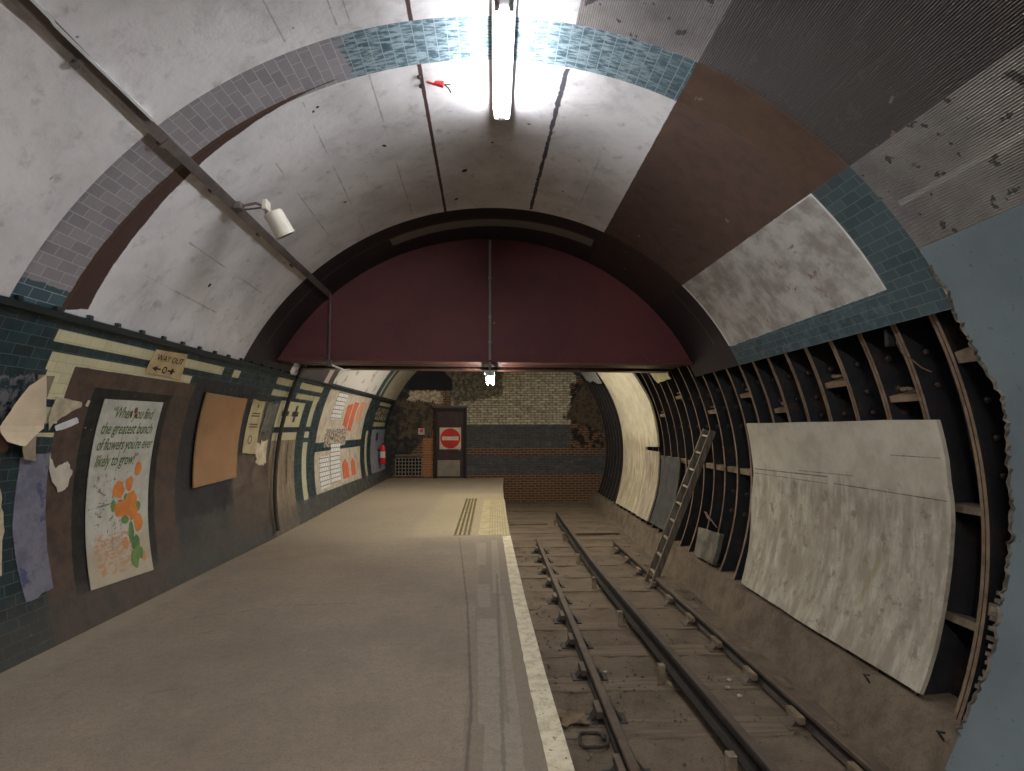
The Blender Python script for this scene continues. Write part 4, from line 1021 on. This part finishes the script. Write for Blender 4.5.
# notice with faint lines
po = thing('faded_notice', 'narrow cream notice with faint dark lines beside the plain tan board', 'notice', P(7.4, -80, 0))
sheet('paper', ragged([(7.22, -72.9), (7.60, -73.2), (7.66, -86.0), (7.24, -85.4)], .008, .1, 4, 8), simple('old_cream_paper', (172, 160, 124), .75, c2=(150, 138, 104), scale=6), po, th=.004, dr=-.010)
ink = [sheet_bm([(7.30, tt), (7.54, tt), (7.54, tt-.35), (7.30, tt-.35)], .001, -.0125) for tt in (-76.0, -76.6, -78.6, -79.2)]
ink += [sheet_bm(blob(7.42, -74.4, .02, .5, 2), .001, -.0125)]
for k in range(10):
    a0, a1 = k*math.pi/5, (k+1)*math.pi/5
    ink.append(sheet_bm([(7.40+.06*math.cos(a0), -82.4+1.1*math.sin(a0)), (7.40+.06*math.cos(a1), -82.4+1.1*math.sin(a1)), (7.40+.04*math.cos(a1), -82.4+.75*math.sin(a1)), (7.40+.04*math.cos(a0), -82.4+.75*math.sin(a0))], .001, -.0125))
link('print', merge(ink), simple('faded_ink', (92, 74, 60), .8, bump=0), po)
M_scrap = simple('peeled_paper', (196, 184, 160), .8, c2=(164, 148, 124), scale=10)
def scrap(pts, label, seed, amp=(.02, .35), mat=None, curl=None, dr=-.010, n=5):
    return tag(sheet('paper_scrap', ragged(pts, amp[0], amp[1], n, seed), mat or M_scrap, th=.004, dr=dr, curl=curl), label, 'paper scrap')
scrap([(7.62, -83.5), (7.95, -82.5), (8.0, -88.0), (7.8, -89.5), (7.66, -87)], 'torn whitish paper scrap right of the faded notice', 3, amp=(.05, .7))
scrap([(7.72, -73.2), (8.02, -74), (8.0, -80), (7.7, -81)], 'peeling grey strip right of the faded notice top', 12, mat=simple('grey_peel', (98, 96, 86), .8, c2=(70, 70, 64), scale=9))
scrap([(4.07, -75.7), (4.17, -76.0), (4.33, -76.2), (4.33, -76.9), (4.2, -78.1), (4.11, -79.1), (4.08, -80.2), (4.05, -78.4)], 'upper torn pale scrap on the left edge of the brown panel', 4, amp=(.006, .1), n=3)
scrap([(4.13, -79.6), (4.32, -78.4), (4.35, -79.1), (4.25, -79.9), (4.15, -80.2)], 'white slanting torn scrap under the upper pale scrap', 5, amp=(.004, .05), n=3, mat=simple('white_peel', (214, 212, 216), .8))
scrap([(4.14, -83.3), (4.17, -84.1), (4.21, -85.2), (4.27, -84.6), (4.32, -84.4), (4.38, -85.6), (4.36, -87.4), (4.32, -88.3), (4.26, -88.2), (4.2, -86.7), (4.15, -84.9)], 'ragged white scrap like a splayed hand beside the purple patch', 6, amp=(.010, .2), n=3, mat=simple('white_peel2', (206, 196, 180), .8))
scrap([(4.37, -76.7), (4.38, -75.9), (4.41, -76.0), (4.4, -76.9)], 'tiny pale paper dab just left of the poster frame top', 7, amp=(.002, .05), n=2)
# purple patch
g = G('purple_backing', .8); n = g.noise(4, 7, .75); c = g.mix(g.ramp(n, .4, .62), lin((122, 120, 132)), lin((98, 98, 114)))
c = g.mix(g.ramp(g.noise(7, 6, .7), .56, .64), c, lin((76, 80, 112))); M_pur = g.col(c)
tag(sheet('poster_remnant', ragged([(3.90, -83.6), (4.14, -83.0), (4.17, -92), (4.21, -100.6), (3.97, -101.0), (3.89, -92)], .006, .2, 5, 3), M_pur, th=.003, dr=-.005), 'tall narrow purple-blue remnant of a poster left of the brown panel', 'poster remnant')
# curling torn paper at the far left
def curlf(y, s):
    d = max(0.0, -79.0-math.degrees(s/R0)); return -.006*d*d - .03*max(0, 3.9-y)
M_curl = simple('curling_paper', (214, 196, 168), .8, c2=(198, 180, 154), scale=5, bump=.1)
t = thing('torn_paper', 'large cream sheet of torn paper curling off the dark tiles at the far left', 'torn paper', P(3.85, -78, -.05))
sheet('sheet', ragged([(3.86, -73.0), (3.94, -76.2), (3.98, -79.7), (3.80, -81.9), (3.67, -81.2), (3.62, -79.8), (3.64, -79.2), (3.69, -77.0), (3.76, -74.7)], .004, .08, 3, 5), M_curl, t, th=.003, dr=-.05, curl=curlf, step=.04)
sheet('folded_flap', ragged([(3.94, -80.0), (4.0, -84.0), (3.88, -83.6), (3.84, -82.0)], .004, .06, 3, 6), simple('paper_underside', (176, 158, 136), .8, c2=(140, 124, 108)), t, th=.003, dr=-.03, curl=lambda y, s: -max(0, 4.0-y)*.12, step=.05)
sheet('rolled_end', ragged([(3.55, -80.0), (3.65, -80.2), (3.75, -81.9), (3.74, -82.5), (3.6, -82.8)], .004, .06, 3, 6), simple('brown_roll', (98, 72, 56), .8, c2=(70, 52, 42)), t, th=.003, dr=-.04, step=.05)
scrap([(3.85, -73.3), (3.99, -73.2), (3.99, -76.6), (3.95, -77.4), (3.9, -76)], 'brown torn flap behind the large curling cream paper', 14, amp=(.003, .05), n=3, mat=simple('brown_flap', (140, 122, 100), .8, c2=(112, 98, 82), scale=12))
scrap([(3.62, -87), (3.78, -87), (3.82, -92), (3.80, -97), (3.66, -98), (3.70, -92)], 'narrow cream scrap low on the dark tiles at the picture edge', 15, amp=(.01, .3))

# writing-like marks and colour areas on the two boards of the far bay
t = thing('tile_drawing_board', 'upper whitish board with white tile grid and orange blocks in the far bay', 'board', P(12.4, -84, 0))
M_tl = None
g = G('white_tile_grid', .5); c, f = g.brick(.16, .085, .008, lin((214, 214, 212)), lin((206, 206, 206)), lin((84, 84, 90))); M_tl = g.col(c)
M_or = simple('orange_red_block', (196, 104, 76), .7, c2=(180, 92, 66), scale=4, bump=0)
sheet('tile_grid', [(11.0, -66.8), (11.75, -66.6), (11.75, -76.5), (11.0, -76.6)], M_tl, t, th=.004, dr=-.008)
bms = [sheet_bm(p, .004, -.008) for p in ([(12.1, -71.0), (12.5, -70.0), (12.5, -79.8), (12.1, -78.6)], [(12.62, -69.4), (13.0, -69.4), (12.95, -81.0), (12.62, -80.4)])]
link('orange_block', bms[0], M_or, t); link('orange_block', bms[1], M_or, t)
sheet('pale_block', [(13.2, -68.8), (13.7, -68.8), (13.65, -76), (13.2, -77)], simple('pale_orange', (206, 150, 118), .7, bump=0), t, th=.004, dr=-.008)
t = thing('tile_drawing_board', 'lower whitish board with white tile grid and two red blocks in the far bay', 'board', P(12.4, -101, 0))
sheet('tile_grid', [(10.65, -89.2), (11.3, -89.2), (11.3, -99.8), (10.65, -99.9)], M_tl, t, th=.004, dr=-.008)
sheet('tile_grid', [(11.42, -85.0), (12.15, -85.0), (12.15, -98.8), (11.42, -99.2)], M_tl, t, th=.004, dr=-.008)
sheet('orange_block', [(12.4, -93.5), (12.6, -91.5), (12.9, -93.5), (12.95, -98.8), (12.4, -99.0)], M_or, t, th=.004, dr=-.008)
sheet('orange_block', [(13.2, -93.6), (13.35, -92), (13.6, -93.6), (13.6, -98.6), (13.2, -98.6)], M_or, t, th=.004, dr=-.008)
# red extinguisher
M_ext = simple('red_cylinder', (200, 34, 36), .35, var=.15, spec=.5)
p = P(16.6, -86, -.14)
t = thing('fire_extinguisher', 'red fire extinguisher hung on the left wall by the brick end wall', 'fire extinguisher', (p.x, p.y, .55))
bm = bmesh.new(); lathe(bm, [(0, 0), (.075, 0), (.085, .02), (.085, .46), (.06, .53), (.03, .56), (0, .56)], (p.x, p.y, .52), (0, 0, 1), 20); link('cylinder', bm, M_ext, t, smooth=True)
bm = bmesh.new(); lathe(bm, [(.0865, .18), (.0865, .36)], (p.x, p.y, .52), (0, 0, 1), 20); link('paper_label', bm, simple('label_white', (210, 206, 196), .6), t)
bm = bmesh.new(); box(bm, p.x-.02, p.x+.02, p.y-.08, p.y+.03, 1.08, 1.12, bev=.004); tube(bm, [(p.x+.03, p.y, 1.08), (p.x+.1, p.y-.03, 1.0), (p.x+.1, p.y-.03, .75)], .012, 8); link('handle_and_hose', bm, M_iron, t)
bm = bmesh.new(); box(bm, p.x-.2, p.x-.07, p.y-.03, p.y+.03, .9, .94); link('bracket', bm, M_iron, t)

# ------------------------------------------------------------------ end wall: door, sign, grille
YE = 17.8
d = thing('door_1', None, None, (-1.41, YE, 0)); d['kind'] = 'structure'
M_door = simple('dark_brown_door', (62, 46, 44), .55, c2=(50, 38, 38)); M_frame = simple('black_frame', (34, 28, 28), .6)
for x0, x1, z0, z1 in ((-1.93, -1.83, 0, 2.2), (-.99, -.89, 0, 2.2), (-1.83, -.99, 2.1, 2.2)):
    bm = bmesh.new(); box(bm, x0, x1, YE-.10, YE-.001, z0, z1, bev=.008); link('frame', bm, M_frame, d)
bm = bmesh.new(); box(bm, -1.83, -.99, YE-.05, YE-.002, .01, 2.1); link('door_leaf', bm, M_door, d)
bm = bmesh.new(); box(bm, -1.80, -1.10, YE-.06, YE-.048, .06, .56, bev=.004); link('kick_plate', bm, simple('kick_plate_metal', (140, 132, 118), .5, metal=.2), d)
bm = bmesh.new(); box(bm, -1.13, -1.10, YE-.10, YE-.045, .86, .98, bev=.004); link('door_handle', bm, simple('chrome', (170, 165, 155), .3, metal=.8), d)
bm = bmesh.new(); box(bm, -1.97, -.86, YE-.12, YE-.001, 2.2, 2.25, bev=.004); link('lintel', bm, simple('lintel_grey', (84, 80, 76), .7), d)
t = thing('no_entry_sign', 'white square sign with red no-entry disc on the dark door', 'sign', (-1.40, YE-.07, .92))
bm = bmesh.new(); box(bm, -1.74, -1.07, YE-.075, YE-.062, .90, 1.58, bev=.004); link('plate', bm, simple('sign_white', (206, 196, 178), .5), t)
bm = bmesh.new(); lathe(bm, [(0, 0), (.315, 0), (.315, .006), (0, .006)], (-1.405, YE-.075, 1.24), (0, -1, 0), 40); link('red_disc', bm, simple('sign_red', (196, 44, 36), .5), t)
bm = bmesh.new(); box(bm, -1.66, -1.15, YE-.086, YE-.081, 1.18, 1.30); link('white_bar', bm, simple('sign_bar', (214, 204, 190), .5), t)
t = thing('vent_grille', 'square-mesh grille low in the dark corner left of the door', 'grille', (-2.7, YE, .1))
bm = bmesh.new(); box(bm, -3.12, -2.28, YE-.02, YE-.002, .08, .64); link('backing', bm, simple('vent_black', (18, 18, 20), .9), t)
bm = bmesh.new()
for k in range(9): x = -3.11+.82*k/8; box(bm, x-.010, x+.010, YE-.04, YE-.02, .08, .64)
for k in range(6): z = .09+.54*k/5; box(bm, -3.12, -2.28, YE-.042, YE-.018, z-.010, z+.010)
link('lattice', bm, simple('grille_grey', (140, 132, 120), .6), t)
bm = bmesh.new(); box(bm, -3.12, -2.28, YE-.08, YE-.001, .68, .74, bev=.006); link('sill', bm, simple('sill_grey', (104, 96, 88), .7), t)
t = thing('small_notice', 'tiny white and red notice on the wall left of the door', 'notice', (-2.27, YE, 1.4))
bm = bmesh.new(); box(bm, -2.42, -2.22, YE-.02, YE-.002, 1.36, 1.56, bev=.003); link('plate', bm, simple('notice_white', (190, 180, 170), .6), t)
bm = bmesh.new(); box(bm, -2.36, -2.27, YE-.024, YE-.0195, 1.44, 1.53); link('red_mark', bm, M_ext, t)

# tactile paving at the far end
g = G('worn_yellow_paving', .85); c = g.mix(g.ramp(g.noise(5, 6, .7), .35, .7), lin((150, 138, 104)), lin((120, 110, 86))); M_tac = g.col(c)
t = thing('tactile_paving', 'studded yellowish paving strip on the far half of the platform', 'paving', (-.5, 10, 0))
bm = bmesh.new()
V = [bm.verts.new(q) for q in ((-.60, 8.15, .004), (-.34, 8.15, .004), (-.38, 12.5, .004), (-.64, 12.5, .004))]; f = bm.faces.new(V)
r_ = bmesh.ops.extrude_face_region(bm, geom=[f])
for v in [q for q in r_['geom'] if isinstance(q, bmesh.types.BMVert)]: v.co.z = -.01
link('slab', bm, M_tac, t)
bm = bmesh.new()
for j in range(60):
    for i in range(4):
        y = 8.2+j*.071; x = -.57+i*.065-.04*(y-8.15)/4.35
        box(bm, x-.016, x+.016, y-.016, y+.016, .002, .012)
link('studs', bm, simple('stud_dark', (116, 106, 80), .85), t)['kind'] = 'stuff'
t = thing('ribbed_paving', 'ribbed pale yellow paving between the studded strip and the far platform edge', 'paving', (-.05, 10, 0))
bm = bmesh.new(); box(bm, -.24, .205, 8.15, 12.3, -.01, .003); link('slab', bm, simple('pale_yellow', (172, 160, 124), .85, c2=(146, 136, 106), scale=5), t)
bm = bmesh.new()
for i in range(7): x = -.08+i*.04; box(bm, x-.006, x+.006, 8.16, 12.28, .002, .008)
link('ribs', bm, simple('rib_buff', (140, 128, 98), .85), t)
